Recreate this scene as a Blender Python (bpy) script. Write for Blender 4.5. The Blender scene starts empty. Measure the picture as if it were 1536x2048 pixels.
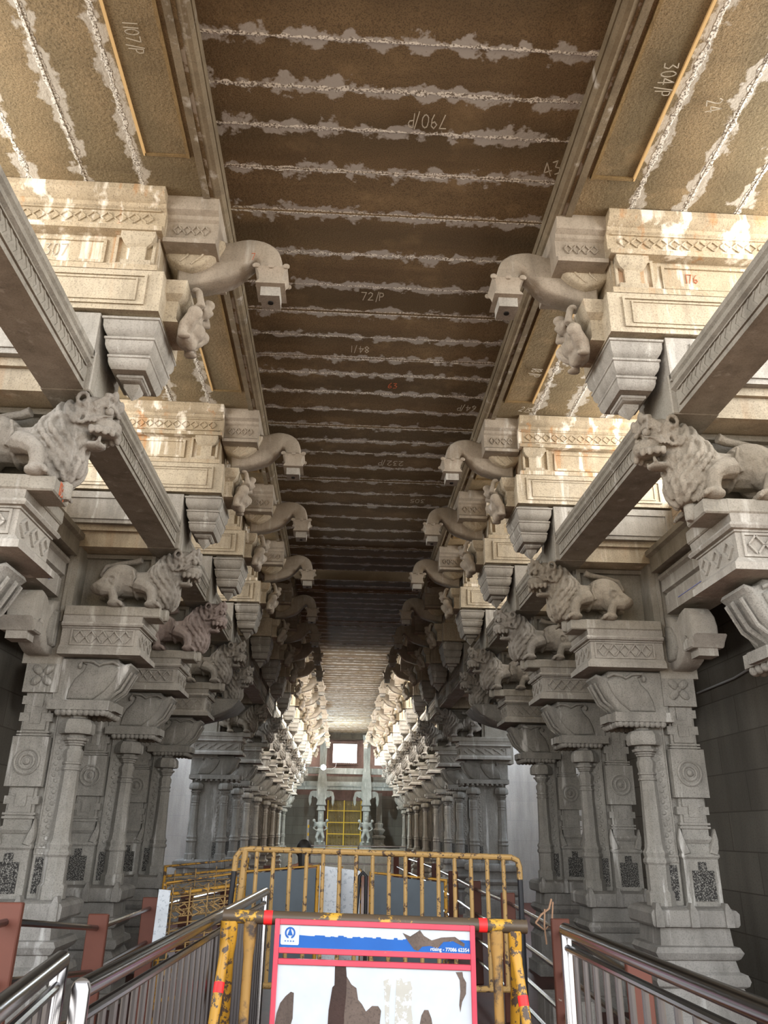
import bpy, bmesh, math, random
from mathutils import Vector, Matrix, noise
random.seed(7)
PI = math.pi
S = bpy.context.scene
COL = S.collection

# ------------------------------------------------------------------ camera
cam = bpy.data.objects.new('camera', bpy.data.cameras.new('camera'))
COL.objects.link(cam)
R_ = Vector((.99846, -.053802, .013513)); U_ = Vector((-.033015, -.380584, .924157)); F_ = Vector((.044579, .92318, .381774))
cam.matrix_world = Matrix(((R_.x, U_.x, -F_.x, -.2116), (R_.y, U_.y, -F_.y, 0), (R_.z, U_.z, -F_.z, 1.65), (0, 0, 0, 1)))
cam.data.sensor_fit = 'VERTICAL'; cam.data.sensor_height = 36; cam.data.sensor_width = 27
cam.data.lens = 27.287; cam.data.clip_start = .05; cam.data.clip_end = 300
S.camera = cam
# ------------------------------------------------------------------ light
SKY = 6.0
EXPOSURE = 0.38
S.view_settings.view_transform = 'Standard'; S.view_settings.look = 'None'
S.view_settings.gamma = 1; S.view_settings.use_curve_mapping = False
S.view_settings.exposure = EXPOSURE
w = bpy.data.worlds.new('daylight'); S.world = w; w.use_nodes = True
nt = w.node_tree; nt.nodes.clear()
o = nt.nodes.new('ShaderNodeOutputWorld'); b = nt.nodes.new('ShaderNodeBackground')
tc = nt.nodes.new('ShaderNodeTexCoord'); sp = nt.nodes.new('ShaderNodeSeparateXYZ'); rp = nt.nodes.new('ShaderNodeValToRGB')
mr = nt.nodes.new('ShaderNodeMapRange'); mr.inputs['From Min'].default_value = -1
nt.links.new(tc.outputs['Generated'], sp.inputs[0]); nt.links.new(sp.outputs['Z'], mr.inputs['Value'])
nt.links.new(mr.outputs[0], rp.inputs[0]); nt.links.new(rp.outputs[0], b.inputs[0]); nt.links.new(b.outputs[0], o.inputs[0])
rp.color_ramp.elements[0].position = .46; rp.color_ramp.elements[0].color = (.17, .14, .10, 1)    # sunlit ground of the court
rp.color_ramp.elements[1].position = .52; rp.color_ramp.elements[1].color = (1, .99, .97, 1)     # hazy bright sky
e = rp.color_ramp.elements.new(.9); e.color = (.72, .84, 1, 1)
b.inputs[1].default_value = SKY
try:
    S.cycles.use_denoising = True; S.cycles.max_bounces = 8; S.cycles.diffuse_bounces = 5; S.cycles.glossy_bounces = 3
    S.cycles.transparent_max_bounces = 4; S.cycles.sample_clamp_indirect = 6; S.cycles.caustics_reflective = False; S.cycles.caustics_refractive = False
except Exception: pass
def opening(name, loc, rot, sx, sy, radiance=0, col=(1, .98, .94)):
    # daylight standing in an opening of the building: a portal for the sky, or the bright court outside it
    l = bpy.data.lights.new(name, 'AREA'); l.shape = 'RECTANGLE'; l.size = sx; l.size_y = sy
    if radiance: l.energy = radiance*PI*sx*sy; l.color = col
    else: l.cycles.is_portal = True
    ob = bpy.data.objects.new(name, l); ob.location = loc; ob.rotation_euler = rot; COL.objects.link(ob)
NEAR_CLERE, FAR_CLERE = {1: 13, -1: 8.5}, 40
opening('entrance_opening', (0, -1.2, 3.0), (PI/2, 0, 0), 8.4, 6.0)
for s_ in (1, -1):
    opening('near_opening', (s_*4.35, 2.0, 2.9), (0, s_*PI/2, 0), 5.8, 6.4)
    opening('clerestory_daylight', (s_*3.36, 6.8, 5.3), (0, s_*PI/2, 0), .85, 9.4, NEAR_CLERE[s_])
    opening('far_clerestory_daylight', (s_*3.36, 28.2, 5.17), (0, s_*PI/2, 0), 1.1, 18, FAR_CLERE)
opening('end_window_opening', (-.05, 38.15, 5.06), (-PI/2, 0, 0), 1.2, .9)

# ------------------------------------------------------------------ materials
def new_mat(name):
    m = bpy.data.materials.new(name); m.use_nodes = True
    n = m.node_tree.nodes; l = m.node_tree.links
    p = n['Principled BSDF']; p.inputs['Specular IOR Level'].default_value = .25
    return m, n, l, p
def N(n, t, **k):
    x = n.new(t)
    for a, v in k.items():
        if a in x.inputs: x.inputs[a].default_value = v
        else: setattr(x, a, v)
    return x
def ramp(n, l, src, p0, p1, c0=(0, 0, 0, 1), c1=(1, 1, 1, 1)):
    r = n.new('ShaderNodeValToRGB'); r.color_ramp.elements[0].position = p0; r.color_ramp.elements[1].position = p1
    r.color_ramp.elements[0].color = c0; r.color_ramp.elements[1].color = c1
    l.new(src, r.inputs[0]); return r.outputs[0]
def mix(n, l, fac, a, b, mode='MIX'):
    x = n.new('ShaderNodeMix'); x.data_type = 'RGBA'; x.blend_type = mode
    for s, v in ((0, fac), (6, a), (7, b)):
        if hasattr(v, 'is_output'): l.new(v, x.inputs[s])
        else: x.inputs[s].default_value = v if s == 0 else (*v, 1)[:4]
    return x.outputs[2]
def fmul(n, l, a, v):
    x = n.new('ShaderNodeMath'); x.operation = 'MULTIPLY'; l.new(a, x.inputs[0])
    if hasattr(v, 'is_output'): l.new(v, x.inputs[1])
    else: x.inputs[1].default_value = v
    return x.outputs[0]
def pos_noise(n, l, scale, detail=3, sc=(1, 1, 1), rough=.6):
    g = n.new('ShaderNodeNewGeometry'); mp = n.new('ShaderNodeMapping'); mp.inputs['Scale'].default_value = sc
    l.new(g.outputs['Position'], mp.inputs[0])
    t = N(n, 'ShaderNodeTexNoise', Scale=scale, Detail=detail, Roughness=rough); l.new(mp.outputs[0], t.inputs['Vector'])
    return t.outputs['Fac']
def stone(name, c1, c2, speck=.35, streak=0.0, rust=0.0, bump=.35, grime=.5, streak_col=(.78, .76, .72), fine=95, rough=.85, stlo=.6, sthi=.72):
    m, n, l, p = new_mat(name)
    big = ramp(n, l, pos_noise(n, l, 1.7, 4), .35, .65)
    c = mix(n, l, big, c1, c2)
    med = ramp(n, l, pos_noise(n, l, 9, 4), .3, .7)
    c = mix(n, l, fmul(n, l, med, .35), c, tuple(x * .62 for x in c2))
    gr = ramp(n, l, pos_noise(n, l, 3.3, 6, (1.5, 1.5, .3), .7), .46, .68)
    c = mix(n, l, fmul(n, l, gr, grime), c, tuple(x * .38 for x in c2))
    fn = pos_noise(n, l, fine, 2)
    c = mix(n, l, fmul(n, l, ramp(n, l, fn, .52, .66), speck), c, tuple(x * .3 for x in c1))
    if streak:
        s = ramp(n, l, pos_noise(n, l, 5, 5, (1.6, 1.6, .16)), stlo, sthi)
        c = mix(n, l, fmul(n, l, s, streak), c, streak_col)
    if rust:
        s = ramp(n, l, pos_noise(n, l, 4.2, 5, (1.9, 1.9, .15)), .57, .68)
        c = mix(n, l, fmul(n, l, s, rust), c, (.47, .2, .05))
    l.new(c, p.inputs['Base Color']); p.inputs['Roughness'].default_value = rough
    bp = N(n, 'ShaderNodeBump', Strength=bump, Distance=.012)
    a = n.new('ShaderNodeMath'); a.operation = 'ADD'; l.new(pos_noise(n, l, 26, 4), a.inputs[0]); l.new(fmul(n, l, fn, .5), a.inputs[1])
    l.new(a.outputs[0], bp.inputs['Height']); l.new(bp.outputs[0], p.inputs['Normal'])
    return m
def slab_mat(name, c1, c2, halo=(.42, .39, .36), core=(.75, .72, .66), wmin=.012, tone=(.06, 1.5, 1)):
    # UV.x = distance in metres from the nearest mortar joint
    m, n, l, p = new_mat(name)
    uv = n.new('ShaderNodeUVMap'); sx = n.new('ShaderNodeSeparateXYZ'); l.new(uv.outputs[0], sx.inputs[0]); d = sx.outputs['X']
    big = ramp(n, l, pos_noise(n, l, 1.1, 4), .3, .7)
    c = mix(n, l, big, c1, c2)
    sv = ramp(n, l, pos_noise(n, l, 1.9, 0, tone), .35, .62)
    c = mix(n, l, fmul(n, l, sv, .55), c, (c1[0]*.5, c1[1]*.58, c1[2]*.62))
    fn = pos_noise(n, l, 120, 2)
    c = mix(n, l, fmul(n, l, ramp(n, l, fn, .48, .64), .6), c, tuple(x * .28 for x in c1))
    lt = ramp(n, l, pos_noise(n, l, 3.2, 5), .55, .75)
    c = mix(n, l, fmul(n, l, lt, .35), c, tuple(min(1, x * 1.7) for x in c2))
    st = ramp(n, l, pos_noise(n, l, 1.2, 5, (.5, 3, 1)), .5, .72)
    c = mix(n, l, fmul(n, l, st, .45), c, tuple(x * .4 for x in c1))
    def band(base, amp, scale, lo, hi, soft):
        nz = pos_noise(n, l, scale, 4)
        r = N(n, 'ShaderNodeMapRange'); r.inputs['From Min'].default_value = lo; r.inputs['From Max'].default_value = hi
        r.inputs['To Min'].default_value = base; r.inputs['To Max'].default_value = base + amp; l.new(nz, r.inputs['Value'])
        s = n.new('ShaderNodeMath'); s.operation = 'SUBTRACT'; l.new(r.outputs[0], s.inputs[0]); l.new(d, s.inputs[1])
        q = N(n, 'ShaderNodeMapRange'); q.inputs['From Min'].default_value = 0; q.inputs['From Max'].default_value = soft; l.new(s.outputs[0], q.inputs['Value'])
        return q.outputs[0]
    h = band(wmin * 1.0, .13, 6.5, .40, .76, .022)
    c = mix(n, l, fmul(n, l, h, .85), c, halo)
    k = band(wmin * .75, .03, 15, .38, .75, .008)
    spk = ramp(n, l, pos_noise(n, l, 75, 2), .42, .52)
    cc = mix(n, l, spk, (.2, .17, .14), core)
    c = mix(n, l, k, c, cc)
    l.new(c, p.inputs['Base Color']); p.inputs['Roughness'].default_value = .85
    a = n.new('ShaderNodeMath'); a.operation = 'ADD'; l.new(fmul(n, l, k, 1.2), a.inputs[0]); l.new(fmul(n, l, pos_noise(n, l, 40, 4), 1.0), a.inputs[1])
    bp = N(n, 'ShaderNodeBump', Strength=.5, Distance=.012); l.new(a.outputs[0], bp.inputs['Height']); l.new(bp.outputs[0], p.inputs['Normal'])
    return m
def paint(name, c, chip=(.12, .06, .03), amt=.58, scale=14, rough=.45, metal=0, soft=.02):
    m, n, l, p = new_mat(name)
    s = ramp(n, l, pos_noise(n, l, scale, 6, rough=.7), amt, amt + soft)
    t = ramp(n, l, pos_noise(n, l, 6, 3), .3, .7)
    cc = mix(n, l, fmul(n, l, t, .35), c, tuple(x * .6 for x in c))
    l.new(mix(n, l, s, cc, chip), p.inputs['Base Color']); p.inputs['Roughness'].default_value = rough; p.inputs['Metallic'].default_value = metal
    return m
def plain(name, c, rough=.6, metal=0.0, emit=0):
    m, n, l, p = new_mat(name); p.inputs['Base Color'].default_value = (*c, 1); p.inputs['Roughness'].default_value = rough; p.inputs['Metallic'].default_value = metal
    if emit: p.inputs['Emission Color'].default_value = (*c, 1); p.inputs['Emission Strength'].default_value = emit
    return m
def stipple_mat():
    m, n, l, p = new_mat('stippled dark relief')
    g = n.new('ShaderNodeNewGeometry'); v = N(n, 'ShaderNodeTexNoise', Scale=110, Detail=2); l.new(g.outputs['Position'], v.inputs['Vector'])
    l.new(ramp(n, l, v.outputs['Fac'], .5, .6, (.03, .028, .026, 1), (.24, .23, .205, 1)), p.inputs['Base Color'])
    bp = N(n, 'ShaderNodeBump', Strength=.8, Distance=.02); l.new(v.outputs['Fac'], bp.inputs['Height']); l.new(bp.outputs[0], p.inputs['Normal'])
    return m
def block_mat(name, c1, c2, mortar, sx=1.0, sz=.38):
    m, n, l, p = new_mat(name)
    g = n.new('ShaderNodeNewGeometry'); s = n.new('ShaderNodeSeparateXYZ'); l.new(g.outputs['Position'], s.inputs[0])
    cb = n.new('ShaderNodeCombineXYZ'); a = n.new('ShaderNodeMath'); a.operation = 'ADD'; l.new(s.outputs['X'], a.inputs[0]); l.new(s.outputs['Y'], a.inputs[1])
    l.new(a.outputs[0], cb.inputs[0]); l.new(s.outputs['Z'], cb.inputs[1])
    br = N(n, 'ShaderNodeTexBrick', Scale=1.0); br.inputs['Brick Width'].default_value = sx; br.inputs['Row Height'].default_value = sz
    br.inputs['Mortar Size'].default_value = .006; br.inputs['Color1'].default_value = (*c1, 1); br.inputs['Color2'].default_value = (*c2, 1); br.inputs['Mortar'].default_value = (*mortar, 1)
    l.new(cb.outputs[0], br.inputs['Vector'])
    st = ramp(n, l, pos_noise(n, l, 2.2, 5, (1.5, 1.5, .25)), .42, .7)
    c = mix(n, l, fmul(n, l, st, .55), br.outputs['Color'], tuple(x * .45 for x in c1))
    c = mix(n, l, fmul(n, l, ramp(n, l, pos_noise(n, l, 60, 2), .5, .65), .35), c, tuple(x * .4 for x in c1))
    l.new(c, p.inputs['Base Color']); p.inputs['Roughness'].default_value = .9
    bp = N(n, 'ShaderNodeBump', Strength=.3, Distance=.015); l.new(pos_noise(n, l, 20, 4), bp.inputs['Height']); l.new(bp.outputs[0], p.inputs['Normal'])
    return m
M = {}
M['grey'] = stone('grey granite', (.30, .285, .255), (.24, .225, .195), .5, streak=.6, bump=.5)
M['base'] = stone('worn base granite', (.29, .275, .25), (.22, .205, .18), .4, streak=.4, bump=.45)
M['lion'] = stone('lion granite', (.34, .315, .28), (.27, .245, .21), .35, streak=.18, bump=.5)
M['pale'] = stone('pale grey granite', (.40, .375, .335), (.33, .305, .265), .35, streak=.5, bump=.35)
M['tan'] = stone('tan sandy granite', (.56, .485, .37), (.46, .39, .285), .5, streak=.85, rust=.12, bump=.35, streak_col=(.82, .77, .68))
M['tanrust'] = stone('rust streaked tan granite', (.54, .45, .325), (.43, .35, .24), .5, streak=.95, rust=.6, bump=.4, streak_col=(.85, .79, .69), stlo=.54, sthi=.64)
M['trunk'] = stone('pinkish grey granite', (.43, .37, .30), (.35, .30, .24), .3, streak=.35, bump=.3)
M['beam'] = stone('beam granite', (.36, .335, .29), (.29, .265, .22), .35, streak=.35, bump=.35)
M['dark'] = stone('very dark granite', (.10, .085, .065), (.075, .062, .048), .3, bump=.4)  # granite in a very dark tone for ceilings, upper walls and end beam
M['navec'] = slab_mat('brown ceiling slabs', (.15, .10, .054), (.205, .142, .077), halo=(.42, .395, .37), core=(.78, .75, .69))
M['sidec'] = slab_mat('ochre ceiling slabs', (.26, .195, .112), (.335, .245, .14), halo=(.52, .48, .42), wmin=.014, tone=(1.5, .3, 1))
M['edge'] = stone('ceiling edge roll', (.27, .22, .15), (.2, .155, .10), .3, streak=.4, bump=.3)
M['wall'] = block_mat('grey ashlar wall', (.155, .142, .12), (.12, .108, .09), (.07, .06, .05))
M['wallw'] = block_mat('whitewashed wall', (.46, .45, .43), (.41, .40, .385), (.38, .38, .38), 1.1, .5)
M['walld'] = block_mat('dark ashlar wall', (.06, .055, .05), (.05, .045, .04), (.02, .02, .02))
M['tile'] = block_mat('warm parapet blocks', (.46, .32, .19), (.40, .33, .25), (.2, .15, .1), .5, .36)
M['stipple'] = stipple_mat()
M['chalk'] = plain('white chalk', (.50, .45, .37), .95); M['redchalk'] = plain('red paint mark', (.50, .13, .06), .9)
M['lath'] = plain('ochre painted line', (.72, .5, .24), .8); M['blueline'] = plain('blue chalk line', (.2, .22, .5), .9)
M['floor'] = stone('red oxide floor', (.105, .032, .022), (.075, .026, .02), .15, bump=.1, rough=.45)
M['steel'] = plain('polished steel', (.20, .19, .185), .22, 1.0); M['steel2'] = plain('dull steel bars', (.12, .112, .112), .3, 1.0)
M['rust'] = paint('red oxide steel', (.095, .030, .018), (.2, .15, .12), .68, 12, .5)
M['yel'] = paint('chipped yellow paint', (.38, .195, .02), (.06, .04, .028), .535, 16, .4)
M['yelw'] = paint('worn yellow paint', (.27, .15, .04), (.045, .032, .024), .48, 7, .45, soft=.12)
M['yelp'] = paint('rubbed brown pipe', (.06, .042, .026), (.36, .20, .025), .55, 10, .4, soft=.05)
M['lionred'] = stone('reddish lion granite', (.34, .285, .258), (.27, .215, .192), .35, streak=.2, bump=.5)
M['liontan'] = stone('olive tan lion granite', (.33, .29, .235), (.26, .225, .175), .4, streak=.15, bump=.5)
M['must'] = paint('mustard paint', (.30, .185, .065), (.05, .03, .02), .56, 22, .45)
M['red'] = plain('red tape', (.72, .02, .02), .5); M['pink'] = paint('faded red paint', (.45, .05, .075), (.3, .12, .1), .68, 20, .45)
M['white'] = paint('white enamel sheet', (.42, .445, .465), (.5, .5, .5), .66, 9, .35); M['blue'] = paint('blue print', (.005, .075, .29), (.03, .13, .34), .66, 9, .4)
M['torn'] = stone('torn brown backing', (.115, .085, .068), (.085, .062, .05), .4, bump=.3); M['torn2'] = stone('torn dark backing', (.045, .024, .019), (.035, .022, .017), .3)
M['tornl'] = paint('thin worn paint', (.36, .345, .30), (.42, .43, .43), .52, 18, .7)
M['greyp'] = paint('grey painted sheet', (.062, .078, .092), (.2, .22, .23), .70, 14, .45)
M['paper'] = paint('crinkled white sheet', (.55, .58, .61), (.33, .36, .4), .56, 30, .6)
M['black'] = plain('black paint', (.012, .012, .014), .4)
M['hole'] = plain('bored hole', (.02, .018, .016), .9)
M['skin'] = plain('brown skin', (.22, .11, .07), .6); M['hair'] = plain('black hair', (.01, .009, .008), .5); M['cloth'] = plain('navy cloth', (.012, .013, .03), .85); M['trouser'] = plain('dark trousers', (.02, .02, .022), .85)
M['wood'] = stone('grey carved door wood', (.24, .21, .16), (.18, .155, .115), .3, bump=.3)
M['yellowm'] = plain('yellow grille paint', (.72, .50, .06), .45)
M['rope'] = plain('brown rope', (.30, .18, .11), .9); M['lamp'] = plain('flood lamp glass', (.75, .93, 1), .3, 0, 60)
M['wire'] = plain('wire', (.35, .35, .36), .5); M['frame'] = plain('brown frame', (.32, .15, .04), .5)
M['sidep'] = stone('plain ochre stone', (.31, .215, .10), (.25, .17, .08), .4)
M['redwall'] = stone('reddish upper wall', (.20, .12, .10), (.15, .10, .085), .3)
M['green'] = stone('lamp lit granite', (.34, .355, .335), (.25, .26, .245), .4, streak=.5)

# ------------------------------------------------------------------ mesh builder
class MB:
    def __init__(s): s.v = []; s.f = []
    def add(s, v, f):
        n = len(s.v); s.v += [tuple(x) for x in v]; s.f += [tuple(i + n for i in q) for q in f]; return s
    def box(s, x0, x1, y0, y1, z0, z1): return s.loft([(z0, x0, x1, y0, y1), (z1, x0, x1, y0, y1)])
    def loft(s, L):
        v = []; f = []
        for z, a, b, c, d in L: v += [(a, c, z), (b, c, z), (b, d, z), (a, d, z)]
        for i in range(len(L) - 1):
            for k in range(4): f.append((i*4+k, i*4+(k+1) % 4, i*4+4+(k+1) % 4, i*4+4+k))
        f.append((3, 2, 1, 0)); n = len(v); f.append((n-4, n-3, n-2, n-1)); return s.add(v, f)
    def lathe(s, c, prof, n=8, axis='z', rot=0):
        v = []; f = []
        for h, r in prof:
            for k in range(n):
                a = rot + 2*PI*k/n; p, q = r*math.cos(a), r*math.sin(a)
                v.append((c[0]+p, c[1]+q, c[2]+h) if axis == 'z' else (c[0]+p, c[1]+h, c[2]+q) if axis == 'y' else (c[0]+h, c[1]+p, c[2]+q))
        m = len(prof)
        for i in range(m-1):
            for k in range(n): f.append((i*n+k, i*n+(k+1) % n, i*n+n+(k+1) % n, i*n+n+k))
        f.append(tuple(range(n))[::-1]); f.append(tuple(range((m-1)*n, m*n))); return s.add(v, f)
    def slab(s, poly, t0, t1, fn=lambda p, q, t: (p, t, q), ch=0.0):
        n = len(poly)
        if ch:
            A = sum(poly[i][0]*poly[(i+1) % n][1]-poly[(i+1) % n][0]*poly[i][1] for i in range(n)); sg = 1 if A > 0 else -1
            ins = []
            for i in range(n):
                a, b, c = Vector(poly[i-1]), Vector(poly[i]), Vector(poly[(i+1) % n])
                d1 = (b-a).normalized(); d2 = (c-b).normalized(); t = (d1+d2)
                t = t.normalized() if t.length > .01 else d1
                nn = Vector((-t.y, t.x))*sg; ins.append(tuple(b+nn*ch))
            R = [(ins, t0), (poly, t0+ch), (poly, t1-ch), (ins, t1)]
        else: R = [(poly, t0), (poly, t1)]
        v = []; f = []
        for P, t in R: v += [fn(p, q, t) for p, q in P]
        for i in range(len(R)-1):
            for k in range(n): f.append((i*n+k, i*n+(k+1) % n, i*n+n+(k+1) % n, i*n+n+k))
        f.append(tuple(range(n))[::-1]); f.append(tuple(range((len(R)-1)*n, len(R)*n))); return s.add(v, f)
    def tube(s, pts, r, n=8, flat=None):
        P = [Vector(p) for p in pts]; m = len(P); rr = r if isinstance(r, (list, tuple)) else [r]*m
        v = []; f = []; up = None
        for i in range(m):
            t = (P[min(i+1, m-1)]-P[max(i-1, 0)])
            t = t.normalized() if t.length > 1e-9 else Vector((0, 0, 1))
            if up is None: up = Vector((0, 0, 1)) if abs(t.z) < .9 else Vector((0, 1, 0))
            sd = t.cross(up)
            if sd.length < 1e-6: sd = t.cross(Vector((1, 0, 0)))
            sd.normalize(); up = sd.cross(t).normalized()
            for k in range(n):
                a = 2*PI*(k+.5)/n; v.append(P[i]+sd*math.cos(a)*rr[i]+up*math.sin(a)*rr[i]*(flat or 1))
        for i in range(m-1):
            for k in range(n): f.append((i*n+k, i*n+(k+1) % n, i*n+n+(k+1) % n, i*n+n+k))
        f.append(tuple(range(n))[::-1]); f.append(tuple(range((m-1)*n, m*n))); return s.add(v, f)
    def ell(s, c, r, n=10, m=7, rot=None):
        v = [Vector((0, 0, -1))]; f = []
        for i in range(1, m):
            a = -PI/2+PI*i/m
            for k in range(n): b = 2*PI*k/n; v.append(Vector((math.cos(a)*math.cos(b), math.cos(a)*math.sin(b), math.sin(a))))
        v.append(Vector((0, 0, 1)))
        for k in range(n): f.append((0, 1+(k+1) % n, 1+k)); f.append((len(v)-1, 1+(m-2)*n+k, 1+(m-2)*n+(k+1) % n))
        for i in range(m-2):
            for k in range(n): f.append((1+i*n+k, 1+i*n+(k+1) % n, 1+i*n+n+(k+1) % n, 1+i*n+n+k))
        if not hasattr(r, '__len__'): r = (r, r, r)
        out = []
        for q in v:
            q = Vector((q.x*r[0], q.y*r[1], q.z*r[2]))
            if rot is not None: q = rot @ q
            out.append(q+Vector(c))
        return s.add(out, f)
    def bar(s, a, b, w_, y0, y1):      # a thin raised line on a plane facing -y, between (x,z) points
        a, b = Vector(a), Vector(b); d = (b-a).normalized(); nn = Vector((-d.y, d.x))*w_/2
        return s.slab([tuple(a-nn), tuple(b-nn), tuple(b+nn), tuple(a+nn)], y0, y1)
    def frame(s, x0, x1, z0, z1, y, w_=.03, d=.014):
        s.box(x0, x1, y-d, y+.01, z0, z0+w_); s.box(x0, x1, y-d, y+.01, z1-w_, z1)
        s.box(x0, x0+w_, y-d, y+.01, z0+w_, z1-w_); return s.box(x1-w_, x1, y-d, y+.01, z0+w_, z1-w_)
    def diamonds(s, x0, x1, zc, h, n, y, w_=.012, d=.012):
        for i in range(n):
            c = x0+(x1-x0)*(i+.5)/n; hw = (x1-x0)/n*.46
            q = [(c-hw, zc), (c, zc+h), (c+hw, zc), (c, zc-h)]
            for k in range(4): s.bar(q[k], q[(k+1) % 4], w_, y-d, y+.005)
        return s
def arc(cx, cy, r, a0, a1, n=6): return [(cx+r*math.cos(math.radians(a0+(a1-a0)*i/n)), cy+r*math.sin(math.radians(a0+(a1-a0)*i/n))) for i in range(n+1)]
def mesh_of(name, mb, side=1, org=(0, 0, 0), bevel=0, smooth=35, remesh=0):
    me = bpy.data.meshes.new(name)
    me.from_pydata([((x*side-org[0]), y-org[1], z-org[2]) for x, y, z in mb.v], [], mb.f)
    bm = bmesh.new(); bm.from_mesh(me)
    bmesh.ops.recalc_face_normals(bm, faces=bm.faces)
    if bevel:
        ed = [e for e in bm.edges if len(e.link_faces) == 2 and e.calc_face_angle(0) > .6]
        bmesh.ops.bevel(bm, geom=ed, offset=bevel, segments=1, affect='EDGES', clamp_overlap=True)
    bm.to_mesh(me); bm.free()
    if remesh:
        t = bpy.data.objects.new('tmp', me); COL.objects.link(t)
        md = t.modifiers.new('r', 'REMESH'); md.mode = 'VOXEL'; md.voxel_size = remesh
        ms = t.modifiers.new('s', 'SMOOTH'); ms.iterations = 1; ms.factor = .45
        dg = bpy.context.evaluated_depsgraph_get(); dg.update()
        m2 = bpy.data.meshes.new_from_object(t.evaluated_get(dg)); bpy.data.objects.remove(t); me = m2; me.name = name
        for p in me.polygons: p.use_smooth = True
    else:
        for p in me.polygons: p.use_smooth = True
        me.set_sharp_from_angle(angle=math.radians(smooth))
    return me
def props(o, label=None, cat=None, group=None, kind=None):
    for k, v in (('label', label), ('category', cat), ('group', group), ('kind', kind)):
        if v: o[k] = v
    return o
def thing(name, label, cat, loc=(0, 0, 0), group=None):
    o = bpy.data.objects.new(name, None); o.empty_display_size = .1; o.location = loc; COL.objects.link(o)
    return props(o, label, cat, group)
def root_of(o):
    while o.parent: o = o.parent
    return o
def part(name, mb, mat, parent, side=1, bevel=0, smooth=35, remesh=0, label=None):
    org = root_of(parent).location
    o = bpy.data.objects.new(name, mesh_of(name, mb, side, org, bevel, smooth, remesh)); o.parent = parent; COL.objects.link(o)
    o.data.materials.append(M[mat]);
    if label: o['label'] = label
    return o
def single(name, mb, mat, label=None, cat=None, group=None, kind=None, side=1, bevel=0, smooth=35, remesh=0, org=(0, 0, 0)):
    o = bpy.data.objects.new(name, mesh_of(name, mb, side, org, bevel, smooth, remesh)); o.location = org; COL.objects.link(o)
    o.data.materials.append(M[mat]); return props(o, label, cat, group, kind)
def struct(name, mb, mat, bevel=0): return single(name, mb, mat, kind='structure', bevel=bevel)
def dup(root, dy, label):
    r = root.copy(); COL.objects.link(r); r.location = root.location+Vector((0, dy, 0)); r['label'] = label
    def rec(a, b):
        for ch in a.children:
            c = ch.copy(); COL.objects.link(c); c.parent = b; rec(ch, c)
    rec(root, r); return r

ROWS = [4.555, 7.494, 9.383, 11.475, 13.65, 15.6, 17.45, 19.5, 21.7, 24.2, 27.2, 30.3, 33.3, 36.2]   # corbel rows
PILL = [4.555, 7.494, 9.383, 11.475, 17.45, 19.5, 21.7, 24.2, 27.2, 30.3, 33.3, 36.2]                  # pillar rows
ORD = ['first', 'second', 'third', 'fourth', 'fifth', 'sixth', 'seventh', 'eighth', 'ninth', 'tenth', 'eleventh', 'twelfth', 'thirteenth', 'fourteenth']
SN = {1: 'right', -1: 'left'}

# ------------------------------------------------------------------ stroke lettering (chalk numbers)
GL = {'0': [arc(.3, .5, .0, 0, 0, 1)], '/': [[(.15, -.15), (.4, 1.1)]], 'P': [[(.1, 0), (.12, 1), (.45, .95), (.5, .7), (.4, .52), (.12, .48)]],
      '1': [[(.3, 0), (.32, 1)]], '2': [[(.05, .8), (.25, 1), (.48, .85), (.42, .55), (.05, .02), (.55, .05)]], '3': [[(.08, .92), (.45, .95), (.2, .56), (.5, .4), (.4, .08), (.05, .05)]],
      '4': [[(.4, 0), (.38, 1), (.02, .35), (.55, .38)]], '5': [[(.5, .98), (.12, .95), (.1, .58), (.42, .55), (.48, .2), (.05, .03)]], '6': [[(.45, .98), (.15, .6), (.08, .2), (.3, .02), (.5, .2), (.4, .45), (.12, .38)]],
      '7': [[(.02, .95), (.52, .97), (.2, 0)]], '8': [[(.3, .52), (.08, .75), (.3, 1), (.5, .76), (.3, .52), (.06, .25), (.3, 0), (.54, .24), (.3, .52)]],
      '9': [[(.5, .6), (.25, .5), (.08, .72), (.28, 1), (.5, .8), (.48, .4), (.35, 0)]], '-': [[(.05, .5), (.5, .5)]]}
GL['0'] = [[(.3+.24*math.cos(a*PI/6), .5+.48*math.sin(a*PI/6)) for a in range(13)]]
def chalk(text, at, right, up, nrm, h, parent, mat='chalk', wd=.065, asp=.8):
    mb = MB(); right, up, nrm = Vector(right), Vector(up), Vector(nrm); x = 0
    W = sum(.4 if c in '1/' else .68 for c in text)
    for ch in text:
        for st in GL[ch]:
            for a, b in zip(st, st[1:]):
                j = lambda: random.uniform(-.02, .02)
                A = Vector((a[0]+x-W/2+j(), a[1]-.5+j())); B = Vector((b[0]+x-W/2, b[1]-.5)); d = (B-A)
                if d.length < 1e-4: continue
                d.normalize(); q = Vector((-d.y, d.x))*wd/2; A -= d*.02; B += d*.02
                P = [A-q, B-q, B+q, A+q]
                lo = [Vector(at)+right*(p.x*h*asp)+up*(p.y*h) for p in P]
                mb.add(lo+[v+nrm*.003 for v in lo], [(0, 1, 2, 3), (7, 6, 5, 4), (0, 1, 5, 4), (1, 2, 6, 5), (2, 3, 7, 6), (3, 0, 4, 7)])
        x += .4 if ch in '1/' else .68
    return part('chalk_number', mb, mat, parent, label=('red' if mat == 'redchalk' else 'white')+' hand written number '+text)

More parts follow.
